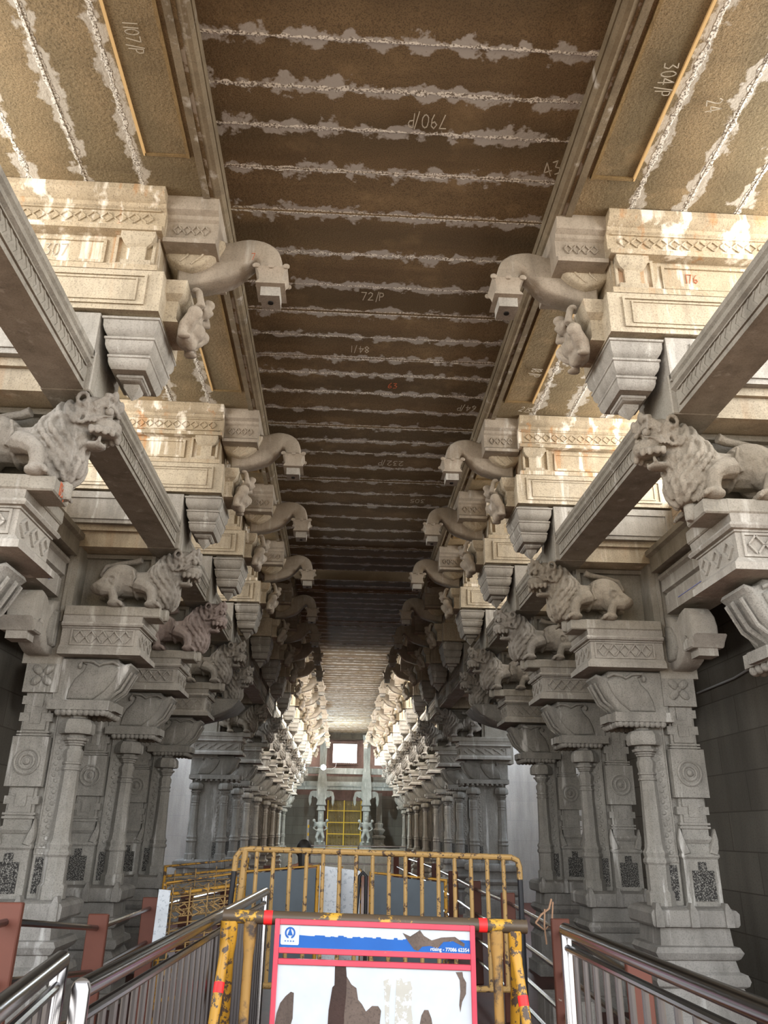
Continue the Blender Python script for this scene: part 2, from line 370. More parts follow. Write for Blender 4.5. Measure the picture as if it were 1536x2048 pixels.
# ------------------------------------------------------------------ shell
fl = MB().box(-5.6, 5.6, -1.5, 40, -.3, 0); struct('floor', fl, 'floor')
cy = [-.9 + .37*i for i in range(0, 11)][:-1] + [3.11, 3.44, 3.74, 4.09, 4.48, 4.91, 5.3, 5.65, 6.01, 6.36, 6.64, 6.99, 7.36, 7.73, 8.07, 8.39, 8.8, 9.18, 9.58, 10.01, 10.48, 10.99, 11.4, 11.8, 12.2, 12.6, 12.95]
cy = sorted(y for y in cy if y < 2.9 or y > 3.0)
y = 13.55; cy2 = [y]
while y < 36.6: y += random.uniform(.34, .44); cy2.append(y)
def seamed(name, bands, axis, z, mat, lo, hi):
    v = []; f = []; uv = []
    for (a, b) in bands:
        dz = random.uniform(-.012, .012); m = (a+b)/2; n = len(v); n_seg = 1
        rows = [(a, 0), (m, abs(b-a)/2), (b, 0)]
        for p, d in rows:
            for q in (lo, hi):
                v.append((q, p, z+dz) if axis == 'x' else (p, q, z+dz)); uv.append((d, q))
        for p, d in (rows[0], rows[2]):
            for q in (lo, hi): v.append((q, p, z+.2) if axis == 'x' else (p, q, z+.2)); uv.append((0, q))
        f += [(n, n+1, n+3, n+2), (n+2, n+3, n+5, n+4), (n, n+1, n+7, n+6), (n+4, n+5, n+9, n+8), (n, n+2, n+4, n+8, n+6), (n+1, n+3, n+5, n+9, n+7)]
    me = bpy.data.meshes.new(name); me.from_pydata(v, [], f); ul = me.uv_layers.new(name='UVMap')
    for pl in me.polygons:
        for li in pl.loop_indices: ul.data[li].uv = uv[me.loops[li].vertex_index] if len(pl.vertices) == 4 and abs(pl.normal.z) > .5 and pl.center.z < z+.05 else (1, 0)
    bm = bmesh.new(); bm.from_mesh(me); bmesh.ops.recalc_face_normals(bm, faces=bm.faces); bm.to_mesh(me); bm.free()
    o = bpy.data.objects.new(name, me); COL.objects.link(o); me.materials.append(M[mat]); o['kind'] = 'structure'; return o
ceil = seamed('ceiling', [(a, b) for a, b in zip(cy, cy[1:])]+[(a, b) for a, b in zip(cy2, cy2[1:])], 'x', 5.88, 'navec', -1.27, 1.27)
struct('ceiling_gap', MB().box(-1.4, 1.4, 12.9, 13.6, 6.25, 6.4), 'dark')
struct('roof_light_stop', MB().box(-4.0, 4.0, -1.2, 13.0, 6.1, 6.2).box(-4.0, 4.0, 13.5, 40, 6.1, 6.2), 'dark')  # unseen slabs added above the ceilings to stop light leaking in
ceil_side = {}
for s in (1, -1):
    xs = [1.2, 1.70, 2.08, 2.46, 2.9, 3.45, 4.0]; bands = [(s*a, s*b) for a, b in zip(xs, xs[1:])]
    ceil_side[s] = seamed('ceiling_'+SN[s], bands, 'y', 5.74, 'sidec', -.9, 38)
    t = MB(); t.tube([(1.2, -.9, 5.765), (1.2, 12.95, 5.765)], .045, 10); t.tube([(1.2, 13.55, 5.765), (1.2, 37, 5.765)], .045, 10)
    t.box(1.255, 1.30, -.9, 37, 5.715, 5.76); t.box(1.155, 1.30, -.9, 12.95, 5.80, 5.90); t.box(1.155, 1.30, 13.55, 37, 5.80, 5.90)
    single('trim_'+('1' if s > 0 else '2'), t, 'edge', kind='structure', side=s)
    for i, (a, b) in enumerate(zip([1.6]+ROWS[:3], ROWS[:4])):
        L = MB().box(1.615, 1.632, a+.75 if i else .5, b-.67, 5.722, 5.74); ln = part('painted_line', L, 'lath', ceil_side[s], side=s)
        G = MB().box(1.33, 1.35, a+.6 if i else .5, b-.67, 5.715, 5.745).box(1.33, 1.62, b-.69, b-.67, 5.722, 5.745); part('border_ridge', G, 'sidep', ceil_side[s], side=s)
    nm = SN[s]
    wl = MB().box(3.9, 4.2, 5.2, 12.6, 0, 4.3); single('wall_'+nm, wl, 'wall', kind='structure', side=s)
    single('wall_'+nm+'_transept', MB().box(5.3, 5.6, 12.5, 22.5, 0, 4.3).box(3.9, 5.6, 12.3, 12.6, 0, 4.3).box(3.9, 5.6, 22.5, 22.8, 0, 4.3), 'wallw', kind='structure', side=s)
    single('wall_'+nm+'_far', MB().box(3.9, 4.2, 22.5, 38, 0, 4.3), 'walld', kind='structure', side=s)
    single('ceiling_aisle_shade_'+nm, MB().box(3.32, 4.2, 5.2, 12.4, 4.06, 4.3).box(3.1, 4.2, 22.5, 38, 4.06, 4.3), 'dark', kind='structure', side=s)  # slabs added over the aisles to keep them dark, none over the transept
    single('wall_'+nm+'_parapet', MB().box(3.1, 3.3, 5.2, 12.4, 4.3, 4.85), 'tile', kind='structure', side=s)
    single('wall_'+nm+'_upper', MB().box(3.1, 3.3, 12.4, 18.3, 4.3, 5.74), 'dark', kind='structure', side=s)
    single('wall_'+nm+'_sill', MB().box(3.1, 3.3, 18.3, 38, 4.3, 4.6), 'pale', kind='structure', side=s)

# ------------------------------------------------------------------ corbel stack
def corbel(s):
    t = thing('corbel_stack', 'x', 'corbel', (s*2.4, 0, 4.42))
    m = MB().box(1.87, 4.28, -.28, .28, 4.42, 4.755); low = part('lower_beam', m.frame(2.03, 3.05, 4.46, 4.71, -.28, .028, .012), 'pale', t, s)
    m = MB().box(1.5, 4.28, -.30, .30, 4.775, 5.095); m.frame(1.60, 3.0, 4.815, 5.06, -.30, .018, .012); m.frame(1.66, 2.94, 4.85, 5.03, -.30, .012, .008)
    part('middle_beam', m, 'tan', t, s)
    m = MB().box(1.57, 4.28, -.26, .26, 5.10, 5.40); m.box(1.55, 4.28, -.30, .30, 5.10, 5.145); m.frame(1.92, 3.05, 5.17, 5.37, -.26, .022, .014)
    up = part('upper_beam', m, 'tanrust', t, s)
    m = MB().loft([(5.145, 1.60, 1.80, -.30, -.2), (5.175, 1.60, 1.80, -.31, -.2), (5.185, 1.645, 1.755, -.29, -.2), (5.30, 1.645, 1.755, -.29, -.2), (5.32, 1.61, 1.79, -.31, -.2), (5.36, 1.585, 1.815, -.33, -.2), (5.40, 1.585, 1.815, -.33, -.2)])
    m.frame(1.585, 1.86, 5.15, 5.40, -.262, .02, .02); part('niche_baluster', m, 'tan', up, s)
    prof = [(-.25, 5.40), (-.345, 5.40), (-.355, 5.43), (-.32, 5.45), (-.295, 5.465), (-.295, 5.605), (-.32, 5.62), (-.33, 5.645), (-.38, 5.665), (-.405, 5.70), (-.405, 5.742)]
    pr = prof+[(-p, q) for p, q in reversed(prof)]
    m = MB().slab(pr, 1.545, 4.28, lambda p, q, tt: (tt, p, q)); m.diamonds(1.62, 3.0, 5.535, .04, 15, -.295, .009, .009)
    m.bar((1.58, 5.475), (3.0, 5.475), .01, -.31, -.29); m.bar((1.58, 5.6), (3.0, 5.6), .01, -.31, -.29)
    part('cornice', m, 'tanrust', t, s)
    pr2 = [(p*.80, q-.03 if q < 5.7 else q) for p, q in pr]
    m = MB().slab(pr2, 1.19, 1.55, lambda p, q, tt: (tt, p, q)); m.diamonds(1.25, 1.5, 5.505, .038, 4, -.236, .009, .009)
    part('cornice_return', m, 'trunk', t, s)
    m = MB().loft([(4.79, 1.40, 1.52, -.17, .17), (4.83, 1.42, 1.52, -.15, .15), (4.97, 1.42, 1.52, -.15, .15), (5.0, 1.38, 1.52, -.2, .2), (5.03, 1.37, 1.52, -.21, .21), (5.095, 1.36, 1.52, -.22, .22)])
    part('end_block', m, 'tan', t, s)
    cx = 1.675; L = [(4.775, .15, .23)]
    for zt, h_, a_, b_2 in ((4.745, .125, .185, .275), (4.612, .105, .163, .240), (4.50, .095, .138, .20), (4.40, .035, .085, .115)):
        L += [(zt, a_*.9, b_2*.9), (zt-.004, a_, b_2), (zt-.02, a_, b_2), (zt-.024, a_*.955, b_2*.965), (zt-h_*.55, a_*.945, b_2*.955), (zt-h_*.8, a_*.89, b_2*.91), (zt-h_, a_*.80, b_2*.83)]
    L += [(4.36, .052, .06), (4.335, .048, .052), (4.272, .003, .004)]
    m = MB().loft([(z, cx-a, cx+a, -b, b) for z, a, b in reversed(L)]); part('pendant_bud', m, 'pale', t, s, smooth=32)
    m = MB().lathe((1.95, -.14, 4.40), [(-.05, .05), (-.02, .085), (.02, .085), (.05, .05)], 12, 'z'); part('boss', m, 'beam', t, s)
    m = MB().box(1.9, 4.28, -.2, .2, 4.20, 4.42).box(2.1, 4.28, -.23, .23, 4.36, 4.42); part('bed_block', m, 'tan', t, s)
    return t
def trunk(s):
    t = thing('trunk_bracket', 'x', 'bracket', (s*1.45, 0, 5.10))
    up = [(1.45, 5.44), (1.30, 5.50), (1.243, 5.535), (1.20, 5.525), (1.163, 5.53), (1.13, 5.545), (1.097, 5.556), (1.045, 5.566), (.991, 5.562), (.94, 5.55), (.897, 5.53), (.858, 5.50), (.83, 5.464), (.812, 5.42), (.800, 5.375), (.792, 5.30)]
    lo = [(.955, 5.30), (.952, 5.335), (.957, 5.362), (.972, 5.382), (.99, 5.388), (1.006, 5.38), (1.025, 5.355), (1.055, 5.318), (1.10, 5.265), (1.152, 5.222), (1.205, 5.198), (1.256, 5.180), (1.31, 5.163), (1.40, 5.14), (1.52, 5.12), (1.53, 5.30)]
    part('trunk', MB().slab(up+lo, -.088, .088, ch=.02), 'trunk', t, s, smooth=50)
    leaf = [(1.206, 5.477), (1.235, 5.488), (1.272, 5.487), (1.335, 5.47), (1.36, 5.483), (1.403, 5.484), (1.47, 5.468), (1.533, 5.468), (1.605, 5.45), (1.61, 5.39), (1.605, 5.334), (1.57, 5.289), (1.50, 5.245), (1.423, 5.222), (1.35, 5.25), (1.29, 5.295), (1.255, 5.34), (1.235, 5.39), (1.215, 5.44)]
    lf = part('leaf_scroll', MB().slab(leaf, -.155, .155, ch=.02), 'tan', t, s, smooth=50)
    m = MB()
    m.tube([(1.53, -.157, 5.46), (1.47, -.160, 5.415), (1.44, -.160, 5.37), (1.45, -.160, 5.32), (1.50, -.158, 5.27)], .007, 5)
    m.tube([(1.34, -.157, 5.47), (1.315, -.160, 5.43), (1.32, -.160, 5.37), (1.36, -.160, 5.31), (1.42, -.158, 5.25)], .008, 5)
    m.ell((1.40, -.155, 5.45), (.045, .012, .022)); m.ell((1.265, -.155, 5.462), (.035, .012, .016)); part('leaf_vein', m, 'tan', lf, s)
    m = MB().loft([(5.15, .80, .935, -.08, .08), (5.158, .765, .97, -.112, .112), (5.175, .77, .965, -.108, .108), (5.20, .785, .952, -.094, .094), (5.245, .785, .952, -.094, .094), (5.275, .775, .965, -.102, .102), (5.30, .755, .985, -.118, .118), (5.305, .785, .955, -.095, .095)])
    for q in (-1, 1):
        for x_ in (.765, .87, .975): m.ell((x_, q*.112, 5.305), (.028, .014, .022), 7, 5)
    part('tip_cup', m, 'trunk', t, s)
    m = MB().box(.80, .935, -.078, .078, 5.075, 5.155); bl = part('tip_block', m, 'pale', t, s); part('socket_hole', MB().lathe((.867, 0, 5.067), [(0, .02), (.012, .02)], 10), 'hole', bl, s)
    t.location = (s*1.45+(.05 if s < 0 else 0), 0, 5.135)
    return t
def figure(s):
    m = MB(); c = (1.30, 0)
    m.ell((1.345, 0, 4.90), (.07, .085, .10)); m.ell((1.32, 0, 4.83), (.075, .085, .075)); m.ell((1.27, 0, 5.0), (.055, .05, .06)); m.ell((1.225, 0, 4.99), (.02, .02, .018))
    m.ell((1.25, 0, 5.06), (.05, .045, .035)); m.ell((1.37, 0, 4.755), (.07, .1, .05)); m.ell((1.33, 0, 4.73), (.04, .04, .05))
    for q in (-1, 1):
        m.tube([(1.37, q*.06, 4.79), (1.33, q*.13, 4.84), (1.30, q*.15, 4.88)], [.05, .05, .045], 8); m.ell((1.30, q*.145, 4.885), (.055, .052, .052))
        m.tube([(1.30, q*.15, 4.88), (1.37, q*.13, 4.80), (1.38, q*.12, 4.74)], [.042, .035, .03], 8); m.ell((1.36, q*.12, 4.72), (.05, .035, .02))
        m.tube([(1.33, q*.07, 4.96), (1.27, q*.12, 4.97), (1.30, q*.11, 5.09)], [.035, .03, .026], 8); m.ell((1.32, q*.09, 5.11), (.035, .035, .02))
        m.ell((1.265, q*.055, 5.0), (.018, .012, .03))
    return single('crouching_figure', m, 'trunk', 'x', 'carving', side=s, remesh=.010, org=(s*1.36, 0, 4.72))
def side_label(i, s):
    n = ORD[i]
    if i == 0: return 'nearest the camera on the %s' % SN[s]
    if i == len(ROWS)-1: return 'last before the end wall on the %s' % SN[s]
    return '%s from the camera on the %s' % (n, SN[s])
corb = {}
for s in (1, -1):
    c0 = corbel(s); t0 = trunk(s); f0 = figure(s)
    for i, Y in enumerate(ROWS):
        a = c0 if i == len(ROWS)-1 else dup(c0, Y, '')
        b_ = t0 if i == len(ROWS)-1 else dup(t0, Y, ''); c_ = f0 if i == len(ROWS)-1 else dup(f0, Y, '')
        if i == len(ROWS)-1:
            for q in (a, b_, c_): q.location.y = Y
        props(a, 'stepped stone corbel stack with hanging bud, '+side_label(i, s), None, SN[s]+' row of corbel stacks')
        props(b_, 'curled trunk shaped stone bracket, '+side_label(i, s), None, SN[s]+' row of trunk brackets')
        props(c_, 'small crouching carved figure under the trunk bracket, '+side_label(i, s), None, SN[s]+' row of crouching figures')
        corb[s, i] = a

# ------------------------------------------------------------------ lion
def lion(s):
    yc = -.11; m = MB(); E = m.ell
    E((2.32, yc, 3.91), (.18, .135, .15), 14, 10); E((2.37, yc-.07, 3.85), (.13, .09, .13)); E((2.37, yc+.06, 3.85), (.13, .09, .13))
    m.tube([(2.35, yc, 3.88), (2.2, yc, 3.87), (2.05, yc, 3.87), (1.95, yc, 3.88)], [.13, .115, .125, .14], 12)
    E((1.93, yc, 3.87), (.155, .165, .21), 14, 10); E((1.885, yc, 3.77), (.115, .135, .135), 12, 9); E((1.86, yc, 4.02), (.13, .14, .135), 12, 9)
    hy = yc-.03
    E((1.745, hy, 4.085), (.115, .115, .105), 12, 9); E((1.68, hy, 4.005), (.10, .088, .055), 12, 8); E((1.60, hy, 3.995), (.035, .05, .038)); E((1.655, hy, 3.965), (.085, .08, .028))
    E((1.715, hy, 3.878), (.075, .06, .024)); E((1.79, hy, 3.92), (.05, .075, .06)); E((1.648, hy, 4.165), (.045, .115, .035)); E((1.665, hy, 4.12), (.06, .10, .04))
    for q in (-1, 1):
        m.tube([(1.60, hy+q*.02, 4.085), (1.625, hy+q*.06, 4.112), (1.68, hy+q*.095, 4.10), (1.71, hy+q*.1, 4.06)], .017, 7)
        m.tube([(1.635, hy+q*.04, 4.145), (1.67, hy+q*.10, 4.14), (1.72, hy+q*.11, 4.10)], .012, 6)
        E((1.59, hy+q*.025, 3.985), (.022, .018, .018))
        # ear cup and cheek ring
        for k in range(10):
            a = 2*PI*k/10; E((1.785+.032*math.cos(a), hy+q*.115, 4.128+.036*math.sin(a)), .015, 6, 4); E((1.782+.033*math.cos(a), hy+q*.098, 4.015+.033*math.sin(a)), .014, 6, 4)
        E((1.55+.06, hy+q*.06, 4.17), (.02, .03, .04))
        # legs
        m.tube([(2.12, yc+q*.10, 3.85), (2.04, yc+q*.15, 3.815), (1.985, yc+q*.165, 3.775), (1.97, yc+q*.17, 3.71), (1.975, yc+q*.17, 3.655)], [.075, .06, .05, .042, .04], 9)
        m.tube([(2.42, yc+q*.10, 3.84), (2.49, yc+q*.13, 3.79), (2.42, yc+q*.16, 3.77), (2.34, yc+q*.17, 3.765), (2.315, yc+q*.17, 3.70), (2.315, yc+q*.17, 3.655)], [.08, .065, .055, .048, .042, .04], 9)
        for px in (1.96, 2.295):
            E((px, yc+q*.17, 3.652), (.075, .058, .036))
            for k in range(4): m.tube([(px-.01, yc+q*.17+(k-1.5)*.026, 3.665), (px-.055, yc+q*.17+(k-1.5)*.03, 3.65), (px-.078, yc+q*.17+(k-1.5)*.031, 3.625)], [.019, .02, .012], 6)
    # mane locks
    for cc, rr, rows, z0, z1 in (((1.93, yc, 3.87), (.155, .165, .21), 9, -.75, .85), ((1.86, yc, 4.02), (.13, .14, .135), 5, -.1, .9), ((1.885, yc, 3.77), (.115, .135, .135), 4, -.75, .3)):
        for i in range(rows):
            tt = z0+(z1-z0)*i/(rows-1); rad = math.sqrt(1-tt*tt); nk = max(5, int(15*rad))
            for k in range(nk):
                a = 2*PI*(k+.5*(i % 2))/nk; nv = Vector((rad*math.cos(a)/rr[0], rad*math.sin(a)/rr[1], tt/rr[2])).normalized()
                p = Vector((cc[0]+rr[0]*rad*math.cos(a), cc[1]+rr[1]*rad*math.sin(a), cc[2]+rr[2]*tt))
                if p.x < 1.80 and p.z > 3.9: continue
                d = Vector((-.35, 0, -1)); d = (d-nv*d.dot(nv)).normalized(); rot = Matrix((nv.cross(d), nv, d)).transposed()
                E(p+nv*.005, (.019, .021, .042), 7, 5, rot)
    m.tube([(2.46, yc+.08, 3.90), (2.54, yc+.08, 3.98), (2.50, yc+.07, 4.06), (2.36, yc+.06, 4.09), (2.22, yc+.05, 4.105), (2.16, yc+.04, 4.125)], [.025, .024, .023, .023, .03, .035], 8)
    m.tube([(2.19, yc-.12, 3.98), (2.16, yc-.13, 3.90), (2.19, yc-.12, 3.82)], .012, 6)
    t = thing('lion_sculpture', 'x', 'lion statue', (s*2.15, yc, 3.62))
    for q in (-1, 1): part('eye', MB().ell((1.633, hy+q*.062, 4.072), .027, 12, 8), 'lion', t, s)
    ring = [(2.17+.02*math.cos(a), yc+.125*math.sin(a), 3.87+.125*math.cos(a)) for a in [k*PI/9 for k in range(19)]]; m.tube(ring, .013, 6)
    for q in (-1, 1):
        for r_ in (.04, .058, .076): m.tube([(1.655+.35*r_*math.cos(a), hy+q*(.085+.2*r_*math.sin(a)), 4.078+r_*math.sin(a)) for a in [PI*.0+k*PI/8 for k in range(9)]], .006, 5)
        for k_ in range(3): m.tube([(1.60+k_*.03, hy+q*.085, 4.03-.0*k_), (1.65+k_*.03, hy+q*.098, 4.025), (1.71+k_*.02, hy+q*.098, 3.985)], .007, 5)
        m.tube([(2.36+.05*math.cos(a)*(1-a/9), yc+q*.155, 3.87+.05*math.sin(a)*(1-a/9)) for a in [k*.6 for k in range(12)]], .01, 5)
    te = m
    for q in (-1, 1):
        for k in range(4): te.tube([(1.60+k*.038, hy+q*(.05+.02*min(k, 2)), 3.965), (1.598+k*.038, hy+q*(.055+.02*min(k, 2)), 3.93), (1.594+k*.038, hy+q*(.053+.02*min(k, 2)), 3.918)], [.02, .018, .009], 7)
        te.tube([(1.675, hy+q*.05, 3.885), (1.668, hy+q*.05, 3.925)], [.015, .009], 6)
    part('body', m, 'lion', t, s, remesh=.0075)
    t.location = (s*2.15+(-.085 if s < 0 else .04), yc, 3.572); t.scale = (1.03, 1.08, 1.085)
    return t
# ------------------------------------------------------------------ pillar
def pillar(s, wide=False):
    t = thing('carved_pillar', 'x', 'pillar', (s*2.8, 0, 0)); X1 = 3.46 if wide else 3.15
    L = [(0, -.10, .38), (.13, -.10, .38), (.14, -.06, .35), (.44, -.06, .35), (.45, -.04, .34), (.50, -.01, .32), (.52, -.05, .35), (.555, -.065, .36), (.60, -.05, .35), (.62, 0, .31), (.70, .02, .30), (.705, .0, .315), (.72, -.02, .33), (.76, -.045, .35), (.80, -.02, .33), (.81, .02, .30), (.94, .03, .29), (.95, -.03, .34), (.97, -.045, .35), (1.05, -.05, .35), (1.075, -.03, .335), (1.10, .03, .27)]
    m = MB().loft([(z, 2.49+a, X1-a, -b*.84, b*.84) for z, a, b in L])
    for k in range(3): m.loft([(.95, 2.47+k*.3, 2.54+k*.3, -.31, -.2), (1.06, 2.47+k*.3, 2.54+k*.3, -.31, -.2), (1.13, 2.495+k*.3, 2.515+k*.3, -.28, -.2)])
    part('base', m, 'base', t, s, smooth=28)
    # square pier with its carved bands
    def pier(x0, x1):
        c = (x0+x1)/2; w_ = (x1-x0)/2; m = MB()
        m.box(c-w_*.78, c+w_*.78, -.14, .14, 1.1, 3.09)
        m.box(c-w_, c+w_, -.175, .175, 1.1, 1.47); m.loft([(1.47, c-w_, c+w_, -.175, .175), (1.49, c-w_-.015, c+w_+.015, -.19, .19), (1.51, c-w_-.015, c+w_+.015, -.19, .19), (1.525, c-w_, c+w_, -.175, .175), (1.56, c-w_*.9, c+w_*.9, -.16, .16)])
        m.loft([(1.60, c-w_*.8, c+w_*.8, -.15, .15), (1.63, c-w_, c+w_, -.17, .17), (1.66, c-w_*.8, c+w_*.8, -.15, .15)])
        for z in (1.72, 1.75): m.box(c-w_*.9, c+w_*.9, -.157, .157, z, z+.018)
        for z0, z1 in ((1.77, 1.97), (2.46, 2.76)):
            n = 3 if z1-z0 < .25 else 4; h = (z1-z0)/n
            for k in range(n):
                if k % 2 == 0: m.box(c-w_*.62, c+w_*.62, -.158, .158, z0+k*h, z0+k*h+h)
                else: m.box(c-w_*.95, c+w_*.95, -.15, .15, z0+k*h, z0+k*h+h); m.box(c-w_*.3, c+w_*.3, -.165, .165, z0+k*h-.02, z0+k*h+h+.02)
        m.box(c-w_*1.02, c+w_*1.02, -.185, .185, 1.98, 2.40)
        for z in (2.41, 2.435): m.box(c-w_*.92, c+w_*.92, -.16, .16, z, z+.014)
        m.box(c-w_*1.02, c+w_*1.02, -.176, .176, 2.79, 3.13)
        for q in (-1, 1):     # leaf spurs at the foot
            m.slab([(c+q*w_*.98, 1.5), (c+q*w_*1.12, 1.56), (c+q*w_*1.15, 1.63), (c+q*w_*1.02, 1.72), (c+q*w_*.9, 1.66), (c+q*w_*.55, 1.52)], -.2, -.12, ch=.01)
        return m
    px0, px1 = (3.2, 3.5) if wide else (2.82, 3.13)
    if not wide:
        sh = part('pier', pier(px0, px1), 'grey', t, s); c = (px0+px1)/2
        m = MB()
        for r0 in (.105, .062): m.tube([(c+r0*math.cos(a*PI/14), -.187, 2.19+r0*math.sin(a*PI/14)) for a in range(29)], .015, 6)
        m.ell((c, -.187, 2.19), (.033, .022, .033)); m.ell((c, -.2, 2.19), .014); part('disc_medallion', m, 'grey', sh, s)
        m = MB().ell((c, -.182, 2.945), (.026, .022, .026))
        for k in range(4):
            a = PI/4+k*PI/2; m.ell((c+.068*math.cos(a), -.18, 2.945+.068*math.sin(a)), (.058, .022, .038), 10, 6, Matrix.Rotation(-a, 3, 'Y'))
        part('flower_relief', m, 'grey', sh, s)
        m = MB().box(c-.09, c+.105, -.182, -.17, 1.14, 1.38).box(c-.03, c+.045, -.182, -.17, 1.38, 1.45); part('stippled_panel', m, 'stipple', sh, s, label='dark stippled panel')
    else:
        part('pier', MB().box(2.62, 3.3, -.11, .15, 1.05, 2.66), 'grey', t, s)
    # web with a carved vertical band
    m = MB().box(2.6, 2.86, -.09, .09, 1.1, 2.66).box(2.655, 2.80, -.12, .12, 1.1, 2.62)
    for x in (2.665, 2.785): m.box(x, x+.012, -.128, -.11, 1.5, 2.6)
    for k in range(22): m.ell((2.73+.012*(-1)**k, -.12, 1.52+k*.047), (.022, .012, .02), 6, 4)
    m.frame(2.665, 2.80, 1.44, 1.5, -.12, .012, .012)
    wb = part('web', m, 'grey', t, s); part('stippled_panel', MB().box(2.69, 2.775, -.127, -.11, 1.14, 1.42), 'stipple', wb, s, label='dark stippled strip')
    def colonnette(cx, cyy):
        m = MB(); P = [(1.1, .12), (1.2, .12), (1.22, .10), (1.42, .10), (1.44, .115), (1.46, .115), (1.48, .10), (1.52, .112), (1.55, .092), (1.6, .086), (2.12, .074), (2.125, .083), (2.14, .083), (2.145, .073), (2.17, .073), (2.175, .083), (2.19, .083), (2.195, .073), (2.22, .074), (2.25, .084), (2.285, .084), (2.31, .066), (2.33, .064), (2.335, .08), (2.35, .08), (2.355, .09), (2.37, .09), (2.375, .108), (2.395, .115), (2.40, .09), (2.425, .085), (2.43, .145), (2.45, .156), (2.52, .152), (2.555, .128), (2.57, .075), (2.62, .075)]
        m.lathe((cx, cyy, 0), P, 8, rot=PI/8); return m
    part('colonnette', colonnette(2.605, -.11), 'grey', t, s, smooth=30)
    if wide:
        part('colonnette', colonnette(3.2, -.11), 'grey', t, s, smooth=30)
    X2 = 3.36 if wide else 2.87; xa = 3.33 if wide else 2.83
    m = MB().loft([(2.625, 2.37, xa, -.20, .20), (2.635, 2.32, X2, -.235, .235), (2.72, 2.32, X2, -.235, .235)]).box(2.285, 2.34, -.12, .12, 2.64, 2.712)
    for k in range(9):
        x = 2.37+k*(X2-2.42)/9; m.ell((x, -.205, 2.617), (.034, .03, .034), 8, 6); m.ell((x, .205, 2.617), (.034, .03, .034), 8, 6)
    for k in range(6): m.ell((2.35, -.18+k*.072, 2.617), (.03, .036, .034), 8, 6)
    part('capital', m, 'grey', t, s)
    # swelling bracket with a leaf on its cheek
    dx = .2 if wide else 0
    zs = lambda q_: 2.715+(q_-2.72)*1.37
    br = [(X2, 2.72), (2.42, 2.72), (2.36, 2.745), (2.295, 2.79), (2.24, 2.845), (2.205, 2.90), (2.185, 2.945), (2.155, 2.965), (2.17, 2.985), (2.22, 2.975), (2.27, 2.985), (2.29, 3.01), (X2, 3.01)]
    if wide: br = [(p_+(dx if p_ < 2.5 else 0), q_) for p_, q_ in br]
    br = [(p_+(.03 if p_ < 2.3 else 0), zs(q_)) for p_, q_ in br]
    b_ = part('bracket', MB().slab(br, -.165, .165, ch=.02), 'grey', t, s, smooth=50)
    m = MB(); xl = 2.80
    def leaf(x0):
        m.slab([(x0, 2.735), (x0-.01, 2.80), (x0-.05, 2.87), (x0-.12, 2.925), (x0-.135, 2.96), (x0-.1, 2.975), (x0-.17, 2.982), (x0-.22, 2.962), (x0-.26, 2.955), (x0-.32, 2.975), (x0-.39, 2.962), (x0-.44, 2.94), (x0-.40, 2.86), (x0-.33, 2.79), (x0-.24, 2.735)], -.185, -.15, ch=.014)
        m.tube([(x0-.44, -.18, 2.965), (x0-.38, -.19, 2.985), (x0-.30, -.19, 2.975), (x0-.26, -.19, 2.96), (x0-.2, -.19, 2.985), (x0-.1, -.19, 2.99), (x0-.09, -.185, 2.96)], .011, 6)
        m.ell((x0-.085, -.185, 2.955), (.02, .02, .022))
    leaf(3.2 if wide else 2.73)
    if not wide: m.tube([(2.40, -.1, 2.735), (2.27, -.1, 2.81), (2.19, -.1, 2.93)], .012, 6); m.tube([(2.40, 0, 2.732), (2.26, 0, 2.81), (2.18, 0, 2.93)], .014, 6); m.tube([(2.40, .1, 2.735), (2.27, .1, 2.81), (2.19, .1, 2.93)], .012, 6)
    m.v = [(x, y, zs(z)) for x, y, z in m.v]; part('leaf_relief', m, 'grey', b_, s, smooth=50)
    # pedestal block under the lion
    x2 = 3.42 if wide else 2.84
    e_ = (lambda x: x+dx)
    m = MB().loft([(z, a+dx, b, c, d) for z, a, b, c, d in [(3.12, 2.16, x2, -.26, .26), (3.122, 2.085, x2, -.30, .30), (3.168, 2.085, x2, -.30, .30), (3.178, 2.10, x2, -.288, .288), (3.205, 2.125, x2, -.27, .27), (3.208, 2.135, x2, -.26, .26), (3.368, 2.135, x2, -.26, .26), (3.372, 2.125, x2, -.272, .272), (3.385, 2.125, x2, -.272, .272), (3.388, 2.10, x2, -.295, .295), (3.405, 2.088, x2, -.305, .305), (3.425, 2.10, x2, -.295, .295), (3.428, 2.115, x2, -.28, .28), (3.45, 2.11, x2, -.285, .285), (3.49, 2.105, x2, -.29, .29)]])
    m.frame(2.17+dx, x2-.09, 3.212, 3.366, -.26, .016, .012); m.diamonds(2.20+dx, x2-.12, 3.289, .06, 5, -.26, .012, .018)
    for k in range(3):
        yy = -.16+k*.16
        for a, c_ in (((yy-.06, 3.289), (yy, 3.345)), ((yy, 3.345), (yy+.06, 3.289)), ((yy+.06, 3.289), (yy, 3.233)), ((yy, 3.233), (yy-.06, 3.289))):
            d = Vector((c_[0]-a[0], c_[1]-a[1])).normalized(); nn = Vector((-d.y, d.x))*.008
            m.slab([(a[0]-nn.x, a[1]-nn.y), (c_[0]-nn.x, c_[1]-nn.y), (c_[0]+nn.x, c_[1]+nn.y), (a[0]+nn.x, a[1]+nn.y)], 2.12+dx, 2.145+dx, lambda p, q, tt: (tt, p, q))
    part('frieze_block', m, 'pale', t, s)
    m = MB().box(2.09+dx, x2, -.30, .30, 3.485, 3.58); m.box(1.95+dx, 2.12+dx, -.298, -.03, 3.48, 3.578); m.tube([(2.0+dx, -.12, 3.60), (1.955+dx, -.12, 3.575), (1.94+dx, -.12, 3.49)], [.045, .055, .035], 8)
    sl = part('lion_slab', m, 'beam', t, s, bevel=.01)
